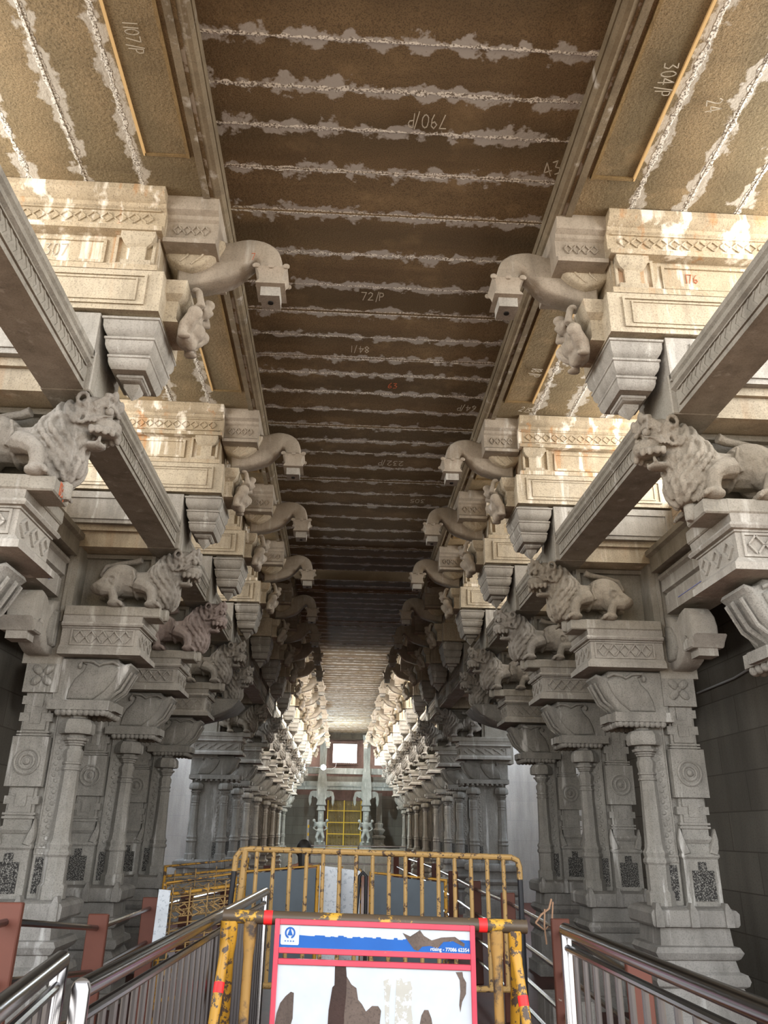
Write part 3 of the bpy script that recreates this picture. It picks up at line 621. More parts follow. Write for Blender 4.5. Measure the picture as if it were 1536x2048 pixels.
    m = MB().box(2.12, 2.92, .06, .22, 3.57, 4.20); m.frame(2.14, 2.86, 3.58, 4.19, .06, .04, .05); m.box(2.82, X1+.03, -.18, .2, 3.05, 4.2); m.frame(2.88, X1-.0, 3.45, 4.15, -.18, .03, .02); part('back_panel', m, 'beam', t, s)
    return t
pil0 = {}
for s in (1, -1):
    p0 = pillar(s); pw = pillar(s, True); l0 = lion(s); last = len(PILL)-1
    for i, Y in enumerate(PILL):
        if i == 4: a = pw; a.location.y = Y
        elif i == last: a = p0; a.location.y = Y
        else: a = dup(p0, Y, '')
        l = dup(l0, Y, '') if i != last else l0
        if i == last: l.location.y += Y
        if i == 4: l.location.x += s*.2
        if i == 0: l.location.x += s*.03
        mt = 'lionred' if (s, i) == (-1, 2) else 'liontan' if (s, i) in ((1, 0), (1, 1), (-1, 4)) else None
        if mt:
            for ch in l.children: ch.material_slots[0].link = 'OBJECT'; ch.material_slots[0].material = M[mt]
        n = 'nearest the camera' if i == 0 else 'last before the end wall' if i == last else '%s from the camera' % ORD[i]
        kind = 'broad double pillar past the cross passage' if i == 4 else 'carved granite pillar with octagonal colonnette'
        if i == 3: part('colonnette', MB().lathe((2.6, .22, 0), [(1.1, .11), (1.4, .1), (1.5, .11), (1.6, .086), (2.2, .074), (2.25, .084), (2.31, .066), (2.37, .1), (2.42, .085), (2.43, .145), (2.52, .15), (2.57, .075), (2.64, .075)], 8), 'grey', a, s) if False else None
        props(a, '%s, %s in the %s row' % (kind, n, SN[s]), None, SN[s]+' row of pillars')
        props(l, 'stone lion with curled mane facing the nave, %s on the %s' % (n, SN[s]), None, SN[s]+' row of lions'); l['category'] = 'lion statue'
        pil0[s, i] = (a, l)
    # the extra rearing lion on the far side of the fourth pillar
    e = dup(l0, 0, 'smaller stone lion crouching behind the fourth lion on the %s' % SN[s]); e.location = (s*2.12, 12.35, 3.45)
    e['group'] = 'lions at the cross passage'; e.rotation_euler = (0, 0, s*.35); e.scale = (.95, .95, .95)
    mb = MB().loft([(3.12, 2.3, 2.6, 11.85, 12.2), (3.22, 2.05, 2.7, 11.8, 12.45), (3.32, 1.85, 2.75, 11.78, 12.6), (3.45, 1.74, 2.78, 11.76, 12.66)]); single('corner_bracket', mb, 'grey', 'stone ledge under the smaller lion beside the fourth pillar on the '+SN[s], 'bracket', side=s, bevel=.015, org=(0, 0, 0))

# ------------------------------------------------------------------ long beams over the lions' heads, architraves, aisle scrolls
def long_beam(s, a, b, label):
    t = thing('lintel_beam', label, 'beam', (s*2.0, (a+b)/2, 4.2), SN[s]+' beams over the lions'); L = b-a
    prof = [(1.90, 4.19), (2.16, 4.19), (2.16, 4.47), (1.87, 4.47), (1.87, 4.435), (1.885, 4.42), (1.885, 4.405), (1.87, 4.39), (1.87, 4.365), (1.90, 4.345)]
    m = MB().slab(prof, a, b, lambda p, q, tt: (p, tt, q)); part('beam', m, 'beam', t, s, smooth=20)
    m = MB(); y0, y1 = a+.32, b-.32; n = int((y1-y0)/.065)
    for k in range(n):
        yy = y0+(k+.5)*(y1-y0)/n
        m.slab([(yy-.03, 4.245), (yy-.012, 4.245), (yy+.026, 4.29), (yy-.012, 4.335), (yy-.03, 4.335), (yy+.005, 4.29)], 1.894, 1.905, lambda p, q, tt: (tt, p, q))
    m.box(1.888, 1.905, y0-.02, y1+.02, 4.338, 4.348); m.box(1.888, 1.905, y0-.02, y1+.02, 4.225, 4.237)
    part('leaf_frieze', m, 'beam', t, s)
    part('bearing_block', MB().box(1.86, 2.17, b-.26, b+.26, 4.185, 4.475), 'beam', t, s, bevel=.008)
def architrave(s, a, b, label):
    t = thing('architrave_beam', label, 'beam', (s*3.1, (a+b)/2, 3.68), SN[s]+' architraves')
    part('lower_course', MB().slab([(2.95, 3.68), (3.3, 3.68), (3.3, 4.06), (2.90, 4.06), (2.90, 4.03), (2.93, 4.01), (2.93, 3.9), (2.97, 3.885), (2.97, 3.865), (2.95, 3.86)], a, b, lambda p, q, tt: (p, tt, q)), 'pale', t, s, smooth=20)
    part('shelf_course', MB().slab([(2.84, 4.1), (3.3, 4.1), (3.3, 4.32), (2.80, 4.32), (2.80, 4.27), (2.84, 4.25)], a, b, lambda p, q, tt: (p, tt, q)).box(2.95, 3.3, a, b, 4.05, 4.11), 'beam', t, s, smooth=20)
    part('chalk_line', MB().box(2.945, 2.953, a+.3, b-.3, 3.762, 3.768), 'blueline', t, s)
    part('bracket_knob', MB().lathe((2.85, (a+b)/2, 4.12), [(0, .04), (.03, .075), (.1, .06), (.16, .1), (.2, .1)], 10), 'pale', t, s)
def aisle_scroll(s, Y, label):
    t = thing('scroll_bracket', label, 'bracket', (s*3.03, Y-.4, 3.1), 'aisle scroll brackets'); fn = lambda p, q, tt: (tt, p, q)
    P = [(Y-.17, 3.12), (Y-.3, 3.12), (Y-.42, 3.16), (Y-.5, 3.24), (Y-.52, 3.33), (Y-.55, 3.37), (Y-.59, 3.35), (Y-.6, 3.30), (Y-.78, 3.30), (Y-.79, 3.42), (Y-.76, 3.52), (Y-.69, 3.60), (Y-.6, 3.63), (Y-.5, 3.61), (Y-.42, 3.55), (Y-.36, 3.56), (Y-.28, 3.62), (Y-.17, 3.66)]
    part('scroll', MB().slab(P, 2.93, 3.15, fn, .02), 'pale', t, s, smooth=50)
    part('cup', MB().slab([(Y-.56, 3.34), (Y-.6, 3.31), (Y-.65, 3.33), (Y-.7, 3.31), (Y-.75, 3.33), (Y-.80, 3.31), (Y-.86, 3.33), (Y-.8, 3.26), (Y-.77, 3.22), (Y-.59, 3.22), (Y-.57, 3.27)], 2.89, 3.19, fn, .015), 'pale', t, s)
    part('tip_block', MB().box(2.95, 3.13, Y-.76, Y-.6, 3.15, 3.23), 'pale', t, s)
    part('leaf', MB().slab([(Y-.17, 3.2), (Y-.32, 3.2), (Y-.40, 3.30), (Y-.38, 3.42), (Y-.30, 3.52), (Y-.17, 3.56)], 2.90, 3.18, fn, .02), 'grey', t, s, smooth=50)
for s in (1, -1):
    seg = [1.6]+PILL[:4]+ROWS[4:]
    for i, (a, b) in enumerate(zip(seg, seg[1:])):
        d = 'running from above the camera to the first lion' if i == 0 else 'resting between %s and %s stone rows' % (ORD[i-1], ORD[i])
        long_beam(s, a+(.26 if i else 0), b-.26 if 0 else b-.0, 'long carved stone beam on the %s, %s' % (SN[s], d))
    for i, (a, b) in enumerate(zip([1.6]+PILL[:3], PILL[:4])):
        d = 'nearest bay' if i == 0 else 'between pillars %s and %s' % (ORD[i-1], ORD[i])
        architrave(s, a+(.2 if i else 0), b-.2, 'moulded architrave over the %s aisle, %s' % (SN[s], d))
    for i in (1, 2, 3): aisle_scroll(s, PILL[i], 'curled scroll bracket on the aisle face of the %s %s pillar' % (ORD[i], SN[s]))

# ------------------------------------------------------------------ hand written numbers
chalk('72/P', (-.07, 5.40, 5.862), (1, 0, 0), (0, -1, 0), (0, 0, -1), .105, ceil)
chalk('790/P', (.2, 3.62, 5.862), (-1, 0, 0), (0, 1, 0), (0, 0, -1), .105, ceil)
chalk('64/P', (1.0, 7.2, 5.862), (-1, 0, 0), (0, 1, 0), (0, 0, -1), .11, ceil)
chalk('84/1', (-.16, 6.19, 5.862), (-1, 0, 0), (0, 1, 0), (0, 0, -1), .10, ceil)
chalk('436', (1.13, 3.93, 5.862), (.92, -.38, 0), (-.38, -.92, 0), (0, 0, -1), .12, ceil)
chalk('232/P', (.27, 8.6, 5.862), (-1, 0, 0), (0, 1, 0), (0, 0, -1), .13, ceil)
chalk('305', (.71, 9.75, 5.862), (-1, 0, 0), (0, 1, 0), (0, 0, -1), .13, ceil)
chalk('63', (.19, 6.81, 5.862), (1, 0, 0), (0, -1, 0), (0, 0, -1), .10, ceil, 'redchalk')
chalk('1107/P', (-1.5, 3.06, 5.724), (0, 1, 0), (1, 0, 0), (0, 0, -1), .08, ceil_side[-1])
chalk('304/P', (1.55, 3.13, 5.724), (.08, 1, 0), (1, -.08, 0), (0, 0, -1), .09, ceil_side[1])
chalk('18/P', (1.52, 6.25, 5.724), (0, 1, 0), (1, 0, 0), (0, 0, -1), .10, ceil_side[1])
chalk('24', (1.9, 3.28, 5.724), (.3, 1, 0), (1, -.3, 0), (0, 0, -1), .09, ceil_side[1])
chalk('215', (1.58, 6.95, 5.724), (1, .3, 0), (.3, -1, 0), (0, 0, -1), .09, ceil_side[1])
chalk('176', (2.13, 4.555-.263, 5.27), (1, 0, 0), (0, 0, 1), (0, -1, 0), .075, corb[1, 0], 'redchalk')
chalk('307', (-2.25, 4.555-.263, 5.27), (1, 0, 0), (0, 0, 1), (0, -1, 0), .10, corb[-1, 0])
chalk('144/1', (-1.95, 9.383-.303, 4.94), (1, 0, 0), (0, 0, 1), (0, -1, 0), .11, corb[-1, 2])
chalk('7', (-.95, 4.555-.104, 5.42), (1, 0, 0), (0, 0, 1), (0, -1, 0), .06, bpy.data.objects['trunk_bracket'] if 0 else corb[-1, 0], 'redchalk')
chalk('103/P', (-1.948, 4.555-.16, 3.53), (0, 1, 0), (0, 0, 1), (1, 0, 0), .085, pil0[-1, 0][0], 'redchalk', asp=.55)

# ------------------------------------------------------------------ far end
we = MB().box(-4.2, -.76, 37.9, 38.2, 0, 6).box(-.76, -.62, 37.9, 38.2, 3.0, 6).box(-.62, .53, 37.9, 38.2, 3.0, 4.62).box(.53, 1.36, 37.9, 38.2, 3.0, 6).box(1.70, 4.2, 37.9, 38.2, 3, 6).box(1.36, 1.70, 37.9, 38.2, 3, 4.55).box(1.36, 1.7, 37.9, 38.2, 5.05, 6).box(-.62, .53, 37.9, 38.2, 5.5, 6).box(-.76, .77, 37.9, 38.2, 2.98, 3.0).box(.77, 4.2, 37.9, 38.2, 0, 3.0)
struct('wall_end', we, 'redwall')
struct('floor_platform', MB().box(-4.0, 4.0, 34.8, 37.9, 0, 1.0), 'grey')
struct('wall_end_dado', MB().box(.95, 3.8, 37.8, 37.9, 1.0, 3.2).box(-3.8, -1.0, 37.8, 37.9, 1, 3.2), 'wall')
struct('window_1', MB().box(-.66, -.60, 37.85, 38.0, 4.58, 5.54).box(.51, .57, 37.85, 38.0, 4.58, 5.54).box(-.66, .57, 37.8, 38.0, 5.5, 5.6).box(-.66, .57, 37.8, 38.0, 4.53, 4.62), 'redwall')
wg = MB()
for k in range(12): wg.tube([(-.57+k*.095, 37.95, 4.62), (-.57+k*.095, 37.95, 4.72)], .014, 6)
single('window_grille', wg, 'steel2', 'row of short stubs on the sill of the bright end window', 'grille', org=(0, 37.95, 4.62))
struct('beam_end', MB().box(-1.3, 1.3, 37.0, 37.6, 5.62, 6.1), 'dark')
t = thing('panelled_door', 'closed carved wooden double door behind the yellow grille', 'door', (0, 38, 1.0))
for q in (-1, 1):
    m = MB().box(min(.005*q, .75*q), max(.005*q, .75*q), 37.96, 38.04, 1.0, 2.98); lf = part('door_leaf', m, 'wood', t); p_ = MB()
    for k in range(7):
        z = 1.08+k*.27
        for j in range(3): p_.loft([(z, q*.38-.30+j*.2, q*.38-.13+j*.2, 37.94, 37.97), (z+.2, q*.38-.30+j*.2, q*.38-.13+j*.2, 37.94, 37.97)]); p_.ell((q*.38-.215+j*.2, 37.94, z+.1), (.04, .03, .04), 6, 4)
    part('raised_panels', p_, 'wood', lf)
t = thing('yellow_grille', 'tall yellow barred grille standing in front of the end door', 'grille', (0, 37.7, 1.0)); m = MB()
for z in (1.02, 1.55, 2.03, 2.52): m.box(-.75, .76, 37.68, 37.72, z, z+.035)
for x in (-.76, -.02, .74): m.box(x, x+.045, 37.68, 37.72, 1.0, 2.98)
part('frame', m, 'yellowm', t); m = MB()
for k in range(22): m.box(-.73+k*.068, -.722+k*.068, 37.69, 37.71, 1.0, 2.95)
part('bars', m, 'yellowm', t)
def guardian_pillar(x, lab):
    t = thing('figure_pillar', 'carved figure pillar standing on the %s of the end door' % lab, 'pillar', (x, 36.7, 1.0), 'figure pillars at the end door')
    m = MB().loft([(1.0, x-.25, x+.25, 36.5, 36.95), (1.25, x-.22, x+.22, 36.5, 36.9), (1.3, x-.13, x+.13, 36.6, 36.85), (2.5, x-.12, x+.12, 36.6, 36.85), (2.52, x-.2, x+.2, 36.55, 36.9), (2.7, x-.14, x+.14, 36.55, 36.9), (2.75, x-.22, x+.22, 36.5, 36.9), (2.95, x-.16, x+.16, 36.5, 36.9), (3.05, x-.25, x+.25, 36.5, 36.9), (3.3, x-.2, x+.2, 36.5, 36.9), (3.4, x-.24, x+.24, 36.5, 36.9), (4.35, x-.14, x+.14, 36.55, 36.85), (5.4, x-.16, x+.16, 36.55, 36.85), (5.75, x-.2, x+.2, 36.55, 36.85)])
    for q in (-1, 1): m.slab([(x+q*.14, 3.15), (x+q*.3, 3.05), (x+q*.42, 3.12), (x+q*.45, 3.0), (x+q*.44, 2.85), (x+q*.5, 2.7), (x+q*.56, 2.85), (x+q*.57, 3.05), (x+q*.5, 3.28), (x+q*.4, 3.33), (x+q*.14, 3.33)], 36.6, 36.8)
    part('shaft', m, 'green', t); m = MB(); y = 36.42
    m.ell((x, y, 2.16), (.085, .085, .11)); m.ell((x, y, 2.30), (.06, .06, .09)); m.ell((x, y, 1.90), (.15, .1, .19)); m.ell((x, y, 1.68), (.16, .11, .13))
    for q in (-1, 1):
        m.tube([(x+q*.13, y, 2.02), (x+q*.26, y-.03, 1.9), (x+q*.22, y-.1, 2.05)], [.055, .045, .04], 7); m.tube([(x+q*.13, y, 2.0), (x+q*.30, y, 1.78), (x+q*.16, y-.08, 1.7)], [.05, .045, .035], 7)
        m.ell((x+q*.28, y, 2.1), (.07, .05, .07)); m.tube([(x+q*.08, y, 1.6), (x+q*.15, y-.06, 1.42), (x+q*.09, y, 1.24)], [.085, .065, .05], 8); m.ell((x+q*.1, y-.04, 1.24), (.06, .09, .035))
    part('carved_figure', m, 'green', t, remesh=.02)
guardian_pillar(-1.02, 'left'); guardian_pillar(.95, 'right')
lt = thing('entrance_lintel', 'pale moulded stone lintels stacked over the end door', 'lintel', (0, 36.7, 3.3))
m = MB().box(-2.6, 2.6, 36.6, 36.85, 3.38, 3.52).box(-2.6, 2.6, 36.55, 36.85, 3.52, 3.72)
for k in range(40): m.box(-2.5+k*.127, -2.43+k*.127, 36.53, 36.56, 3.56, 3.67)
part('lower_lintel', m, 'green', lt); part('upper_lintel', MB().box(-2.6, 2.6, 36.62, 36.82, 4.05, 4.3), 'green', lt); part('middle_lintel', MB().box(-2.6, 2.6, 36.68, 36.85, 3.72, 3.95), 'wall', lt)
m = MB().loft([(1.0, 1.3, 1.85, 37.2, 37.7), (1.15, 1.3, 1.85, 37.2, 37.7), (1.17, 1.36, 1.8, 37.25, 37.7), (1.4, 1.36, 1.8, 37.25, 37.7), (1.42, 1.3, 1.85, 37.2, 37.7), (1.5, 1.3, 1.85, 37.2, 37.7), (1.55, 1.42, 1.72, 37.3, 37.7), (1.75, 1.3, 1.85, 37.2, 37.7), (1.85, 1.42, 1.72, 37.3, 37.7), (2.0, 1.38, 1.76, 37.3, 37.7), (2.05, 1.46, 1.7, 37.35, 37.7), (3.3, 1.46, 1.7, 37.35, 37.7)])
single('pilaster', m, 'grey', 'stepped dark pilaster right of the end door', 'pilaster', org=(0, 0, 0))
t = thing('flood_lamp', 'bright white flood lamp glaring beside the end window', 'lamp', (-.93, 33.6, 4.1))
part('bulb', MB().ell((-.93, 33.6, 4.1), (.105, .06, .105), 14, 10), 'lamp', t); part('housing', MB().lathe((-.93, 33.66, 4.1), [(0, .1), (.06, .1), (.14, .04)], 12, 'y'), 'black', t)
part('arm', MB().tube([(-.93, 33.75, 4.1), (-1.9, 33.75, 4.12), (-2.6, 33.6, 4.12)], .015, 6), 'steel', t)
ll = bpy.data.lights.new('flood_lamp_light', 'POINT'); ll.energy = 650; ll.color = (.75, .93, 1); ll.shadow_soft_size = .09
lo = bpy.data.objects.new('flood_lamp_light', ll); lo.location = (-.93, 33.45, 4.1); COL.objects.link(lo)
single('hanging_wire', MB().tube([(-.85, 33.9, 4.05), (-.6, 34.5, 4.1), (-.45, 35.4, 4.25), (-.42, 36.5, 4.5)], .008, 5), 'wire', 'thin loose wire drooping beside the flood lamp', 'wire', org=(0, 0, 0))
t = thing('steel_barrier', 'horizontal steel pipe barrier across the far end of the nave', 'barrier', (.3, 30, 0))
for z in (1.19, .9, .62): part('pipe', MB().tube([(-1.2, 30, z), (2.2, 30, z)], .025, 8), 'steel', t)
for x in (-1.2, .5, 2.2): part('post', MB().tube([(x, 30, 0), (x, 30, 1.2)], .03, 8), 'steel2', t)
m = MB().tube([(-1.28, 29.5, 0), (-1.3, 29.5, 2.04)], .04, 8); t = thing('painted_pole', 'thin pole with white and yellow bands standing at the far left', 'pole', (-1.29, 29.5, 0)); part('pole', m, 'white', t)
for k in range(3): part('band', MB().tube([(-1.29, 29.5, 1.25+k*.26), (-1.29, 29.5, 1.35+k*.26)], .042, 8), 'yellowm' if k else 'blue', t)

# ------------------------------------------------------------------ queue rails
def queue_rail(name, label, posts, zs, extend=None):
    t = thing(name, label, 'railing', (posts[0][0], posts[0][1], 0), 'rust red queue rails')
    for x, y, z in posts: part('post', MB().box(x-.07, x+.07, y-.022, y+.022, 0, z), 'rust', t, bevel=.006)
    for dz in zs:
        P = [(x, y, z+dz) for x, y, z in posts]
        if extend: P = [(extend[0], extend[1], P[0][2])]+P
        part('rail', MB().tube(P, .019, 8), 'steel', t)
queue_rail('queue_rail', 'rust red flat posts with steel rails along the left pillars', [(-1.9, 4.59, 1.29), (-1.89, 6.28, 1.09), (-1.89, 7.94, 1.08), (-1.88, 9.77, 1.02), (-1.75, 12.05, .97), (-1.7, 14.5, .97), (-1.65, 17.5, 1.0)], (-.09, -.36, -.63), (-1.9, 2.6))
queue_rail('queue_rail', 'rust red flat posts with steel rails along the right pillars', [(1.5, 4.95, 1.0), (1.5, 6.6, 1.06), (1.5, 8.58, 1.11), (1.5, 10.6, 1.11), (1.5, 12.6, 1.14), (1.45, 14.4, 1.18), (1.4, 16.5, 1.2), (1.35, 19, 1.2), (1.3, 22, 1.2)], (-.09, -.36, -.63, -.85))
def steel_rail(label, a, b, n, top=1.27, z0=.12):
    a, b = Vector((*a, 0)), Vector((*b, 0)); t = thing('steel_railing', label, 'railing', tuple(a), 'polished steel crowd railings'); L = (b-a).length; d = (b-a).normalized()
    Z = Vector((0, 0, 1)); part('handrail', MB().tube([a+Z*(top-.03), b+Z*(top-.03)], .030, 14), 'steel', t)
    part('lower_rail', MB().tube([a+Z*(top-.105), b+Z*(top-.105)], .017, 10), 'steel', t); part('foot_rail', MB().tube([a+Z*z0, b+Z*z0], .017, 10), 'steel', t)
    for p in (a, b): part('post', MB().tube([p, p+Z*(top-.03), p+Z*(top-.012)], [.028, .028, .02], 12), 'steel', t)
    for k in range(1, n):
        p = a+d*(L*k/n); part('baluster', MB().tube([p+Z*z0, p+Z*(top-.105)], .0125, 8), 'steel2', t)
steel_rail('long polished steel railing running up to the yellow barricade on the left', (-.945, 2.66), (-.761, 6.68), 34, 1.247)
steel_rail('short steel railing end at the bottom left corner', (-.93, 1.55), (-1.128, 3.034), 11)
steel_rail('polished steel railing at the bottom right corner', (.867, 4.069), (.90, 1.45), 19)

# ------------------------------------------------------------------ yellow barricades
def lerp(a, b, k): return a+(b-a)*k
t = thing('barred_barricade', 'mustard yellow barred barricade standing behind the sign', 'barricade', (.13, 6.8, 0))
xa, xb, za, zb, zf = -.985, 1.25, 1.515, 1.478, .556
top = [(xa-.04, 6.8, za-.16), (xa-.035, 6.8, za-.06), (xa+.0, 6.8, za-.012), (xa+.06, 6.8, za), (xb-.06, 6.8, zb), (xb-.015, 6.8, zb-.02), (xb, 6.8, zb-.07), (xb, 6.8, zb-.16)]
part('top_pipe', MB().tube(top, .024, 10), 'must', t); part('bottom_pipe', MB().tube([(xa, 6.8, zf+.02), (xb, 6.8, zf)], .022, 10), 'must', t)
part('side_pipe', MB().tube([(xa-.04, 6.8, za-.14), (xa-.10, 6.8, .0)], .021, 10), 'black', t, label='bare dark side pipe'); part('side_pipe', MB().tube([(xb, 6.8, zb-.14), (xb, 6.8, 0)], .022, 10), 'black', t, label='bare dark side pipe')
part('side_pipe', MB().tube([(xa+.035, 6.8, za-.01), (xa-.02, 6.8, .0)], .026, 10), 'must', t)
for k in range(16):
    x = lerp(xa+.13, xb-.13, k/15); part('bar', MB().tube([(x, 6.8, lerp(za, zb, (x-xa)/(xb-xa))-.01), (x+.0, 6.8, zf+.01)], .0165, 8), 'must', t)
for x in (xa-.08, xb): part('foot', MB().tube([(x, 6.5, .02), (x, 7.1, .02)], .022, 8), 'must', t)
for k, (x, y) in enumerate(((-1.12, 8.9), (.95, 9.05))): pass
t = thing('front_barricade', 'chipped yellow pipe barricade with splayed legs holding the sign', 'barricade', (0, 4.6, 0))
part('cross_pipe', MB().tube([(-.80, 4.6, 1.236), (.80, 4.6, 1.198)], .033, 14), 'yelp', t)
for x in (-.565, .565): part('tape_band', MB().tube([(x-.022, 4.6, 1.2305), (x+.022, 4.6, 1.2295)] if x < 0 else [(x-.022, 4.6, 1.2041), (x+.022, 4.6, 1.2031)], .0345, 14), 'red', t)
def leg(x0, z0, x1, y1, mat, band=None):
    P = [Vector((x0, 4.6, z0)), Vector((x0, 4.6, z0-.09))]; e_ = Vector((x1, y1, .0)); d = e_-P[1]
    o_ = part('leg', MB().tube([P[0], P[1], P[1]+d*.06, e_], [.036, .034, .025, .025], 12), mat, t)
    if band: part('tape_band', MB().tube([P[1]+d*band, P[1]+d*(band+.04)], .0262, 12), 'red', o_)
leg(-.775, 1.215, -.83, 4.22, 'yel', .16); leg(-.755, 1.215, -.79, 4.98, 'yel'); leg(-.655, 1.215, -.655, 4.50, 'yelw', .42)
leg(.637, 1.18, .62, 4.50, 'yelw', .46); leg(.735, 1.18, .80, 4.22, 'yel', .18); leg(.735, 1.18, .755, 4.98, 'yel')
# sign
t = thing('sign_board', 'red framed white sign with blue header hanging on the front barricade', 'sign', (0, 4.57, .25))
ys = 4.56; sl = -.024
def zz(x, z): return z+sl*(x)
def tilt(mb): mb.v = [(x, y, z+sl*x) for x, y, z in mb.v]; return mb
fr = MB()
for z in (1.205, 1.075, 1.025, .28): fr.box(-.50, .49, ys-.0155, ys+.0155, z-.013, z+.013)
for x in (-.512, .502): fr.box(x-.013, x+.013, ys-.016, ys+.016, .2, 1.218)
part('frame', tilt(fr), 'pink', t, bevel=.003)
hd = part('header_panel', tilt(MB().box(-.50, .49, ys-.004, ys+.004, 1.087, 1.193)), 'white', t)
bz = [(-.49, 1.143)]; x = -.37
pol = [(-.499, 1.089), (.489, 1.089), (.489, 1.146)]
xs = .489
while xs > -.33:
    st = random.uniform(.012, .03); zt = 1.146+random.uniform(-.006, .004); pol += [(xs-.002, zt), (xs-st, zt)]; xs -= st
pol += [(-.395, 1.146), (-.499, 1.146)]
part('blue_band', tilt(MB().slab(pol, ys-.0055, ys-.004)), 'blue', hd)
bp_ = part('white_panel', tilt(MB().box(-.50, .49, ys-.004, ys+.004, .29, 1.013)), 'white', t)
def patch(pts, mat, parent, d=.0055):
    # pts are traced in panel units: u across 0..1, v metres down from the top of the frame
    part('torn_patch', tilt(MB().slab([(-.512+u*1.014, 1.218-v) for u, v in pts], ys-d, ys-.004)), mat, parent)
patch([(.06, .345), (.085, .325), (.10, .33), (.10, .37), (.10, .44), (.085, .49), (.10, .53), (.07, .52), (.02, .56), (.012, .48), (.02, .42), (.035, .375)], 'torn', bp_)
patch([(.30, .207), (.355, .207), (.36, .25), (.36, .33), (.352, .42), (.355, .56), (.30, .62), (.27, .55), (.275, .40), (.29, .30), (.30, .29)], 'torn2', bp_, .0065)
patch([(.36, .25), (.385, .285), (.41, .30), (.42, .35), (.44, .37), (.46, .40), (.49, .375), (.52, .375), (.535, .395), (.53, .44), (.525, .56), (.50, .63), (.36, .63), (.33, .5), (.35, .4)], 'torn', bp_)
patch([(.56, .52), (.585, .495), (.61, .49), (.635, .505), (.645, .55), (.60, .58), (.56, .57)], 'torn', bp_)
patch([(.715, .56), (.72, .48), (.735, .41), (.75, .385), (.77, .385), (.785, .42), (.80, .50), (.80, .60), (.76, .66), (.72, .62)], 'torn', bp_)
patch([(.91, .215), (.945, .213), (.948, .235), (.963, .26), (.96, .31), (.94, .345), (.93, .39), (.925, .36), (.932, .30), (.93, .25)], 'torn', bp_)
patch([(.545, .265), (.57, .255), (.585, .27), (.575, .35), (.575, .46), (.565, .5), (.555, .43), (.55, .33)], 'tornl', bp_, .005)
patch([(.61, .25), (.63, .235), (.645, .27), (.68, .26), (.69, .29), (.685, .38), (.695, .45), (.68, .5), (.65, .51), (.60, .5), (.605, .38)], 'tornl', bp_, .005)
patch([(.64, .045), (.68, .06), (.73, .03), (.75, .055), (.79, .075), (.84, .06), (.91, .055), (.96, .085), (.955, .10), (.90, .075), (.85, .08), (.82, .11), (.78, .10), (.74, .105), (.72, .125), (.70, .12), (.67, .085)], 'torn', hd, .0068)
m = MB().slab([(-.487, 1.10), (-.403, 1.10), (-.398, 1.105), (-.398, 1.185), (-.403, 1.19), (-.487, 1.19), (-.492, 1.185), (-.492, 1.105)], ys-.0065, ys-.004); em = part('emblem', tilt(m), 'white', hd, label='white square with a round blue tower emblem')
m = MB(); c = (-.445, 1.155)
for k in range(20):
    a, b2 = 2*PI*k/20, 2*PI*(k+1)/20
    if k in (14, 15): continue
    m.slab([(c[0]+r*math.cos(q), c[1]+r*math.sin(q)) for r, q in ((.019, a), (.027, a), (.027, b2), (.019, b2))], ys-.0085, ys-.006)
m.slab([(c[0]-.014, c[1]-.012), (c[0]+.014, c[1]-.012), (c[0]+.006, c[1]+.008), (c[0]+.002, c[1]+.02), (c[0]-.002, c[1]+.02), (c[0]-.006, c[1]+.008)], ys-.0085, ys-.006)
for k in range(4): m.slab([(c[0]-.026+k*.014, c[1]-.04), (c[0]-.02+k*.014, c[1]-.04), (c[0]-.02+k*.014, c[1]-.035), (c[0]-.026+k*.014, c[1]-.035)], ys-.0085, ys-.006)
part('emblem_print', tilt(m), 'blue', em)
def text_part(txt, x, z, size, mat, parent):
    cu = bpy.data.curves.new('txt', 'FONT'); cu.body = txt; cu.size = size; cu.extrude = .0008; cu.align_x = 'RIGHT'; cu.offset = .0006
    o_ = bpy.data.objects.new('txt', cu); COL.objects.link(o_); dg = bpy.context.evaluated_depsgraph_get(); dg.update()
    me = bpy.data.meshes.new_from_object(o_.evaluated_get(dg)); bpy.data.objects.remove(o_)
    mb = MB(); mb.add([(x+v.co.x, ys-.0068+v.co.z*.5, z+v.co.y+sl*x) for v in me.vertices], [tuple(p.vertices) for p in me.polygons])
    # lettering follows the slope of the board
    mb.v = [(a, b3, c3+sl*(a-x)) for a, b3, c3 in mb.v]
    part('lettering', mb, mat, parent, label='white printed words ' + txt)
text_part('rtising - 77086 62354', .484, 1.096, .0235, 'white', hd)
# panels behind
def panel_barricade(label, x0, x1, z0, z1, y, dz=0):
    t = thing('panel_barricade', label, 'barricade', ((x0+x1)/2, y, 0), 'grey panel barricades'); m = MB()
    m.tube([(x0, y, .2), (x0, y, z1), (x1, y, z1+dz), (x1, y, .2)], .02, 8); part('frame', m, 'yel', t)
    part('sheet', MB().slab([(x0+.02, z0), (x1-.02, z0), (x1-.02, z1-.02+dz), (x0+.02, z1-.02)], y-.006, y+.006), 'greyp', t)
    for x in (x0+.02, x1-.02): part('leg', MB().tube([(x, y-.28, 0), (x, y, .55), (x, y+.28, 0)], .018, 8), 'yel', t)
panel_barricade('grey sheet barricade with yellow frame, left of the white sheets', -1.10, -.40, .32, 1.285, 8.3, .06)
panel_barricade('grey sheet barricade with yellow frame, right of the white sheets', .115, .84, .32, 1.29, 8.3, -.06)
def sheet_board(label, x0, x1, z0, z1, y):
    t = thing('white_sheet_board', label, 'board', ((x0+x1)/2, y, 0), 'white sheet boards')
    part('sheet', MB().slab([(x0, z0), (x1, z0), (x1, z1), (x0, z1+.02)], y-.004, y+.004), 'paper', t)
    m = MB().tube([(x0, y+.02, 0), (x0, y+.02, z1+.04)], .014, 8).tube([(x1, y+.02, 0), (x1, y+.02, z1+.02)], .014, 8); part('posts', m, 'yel', t)
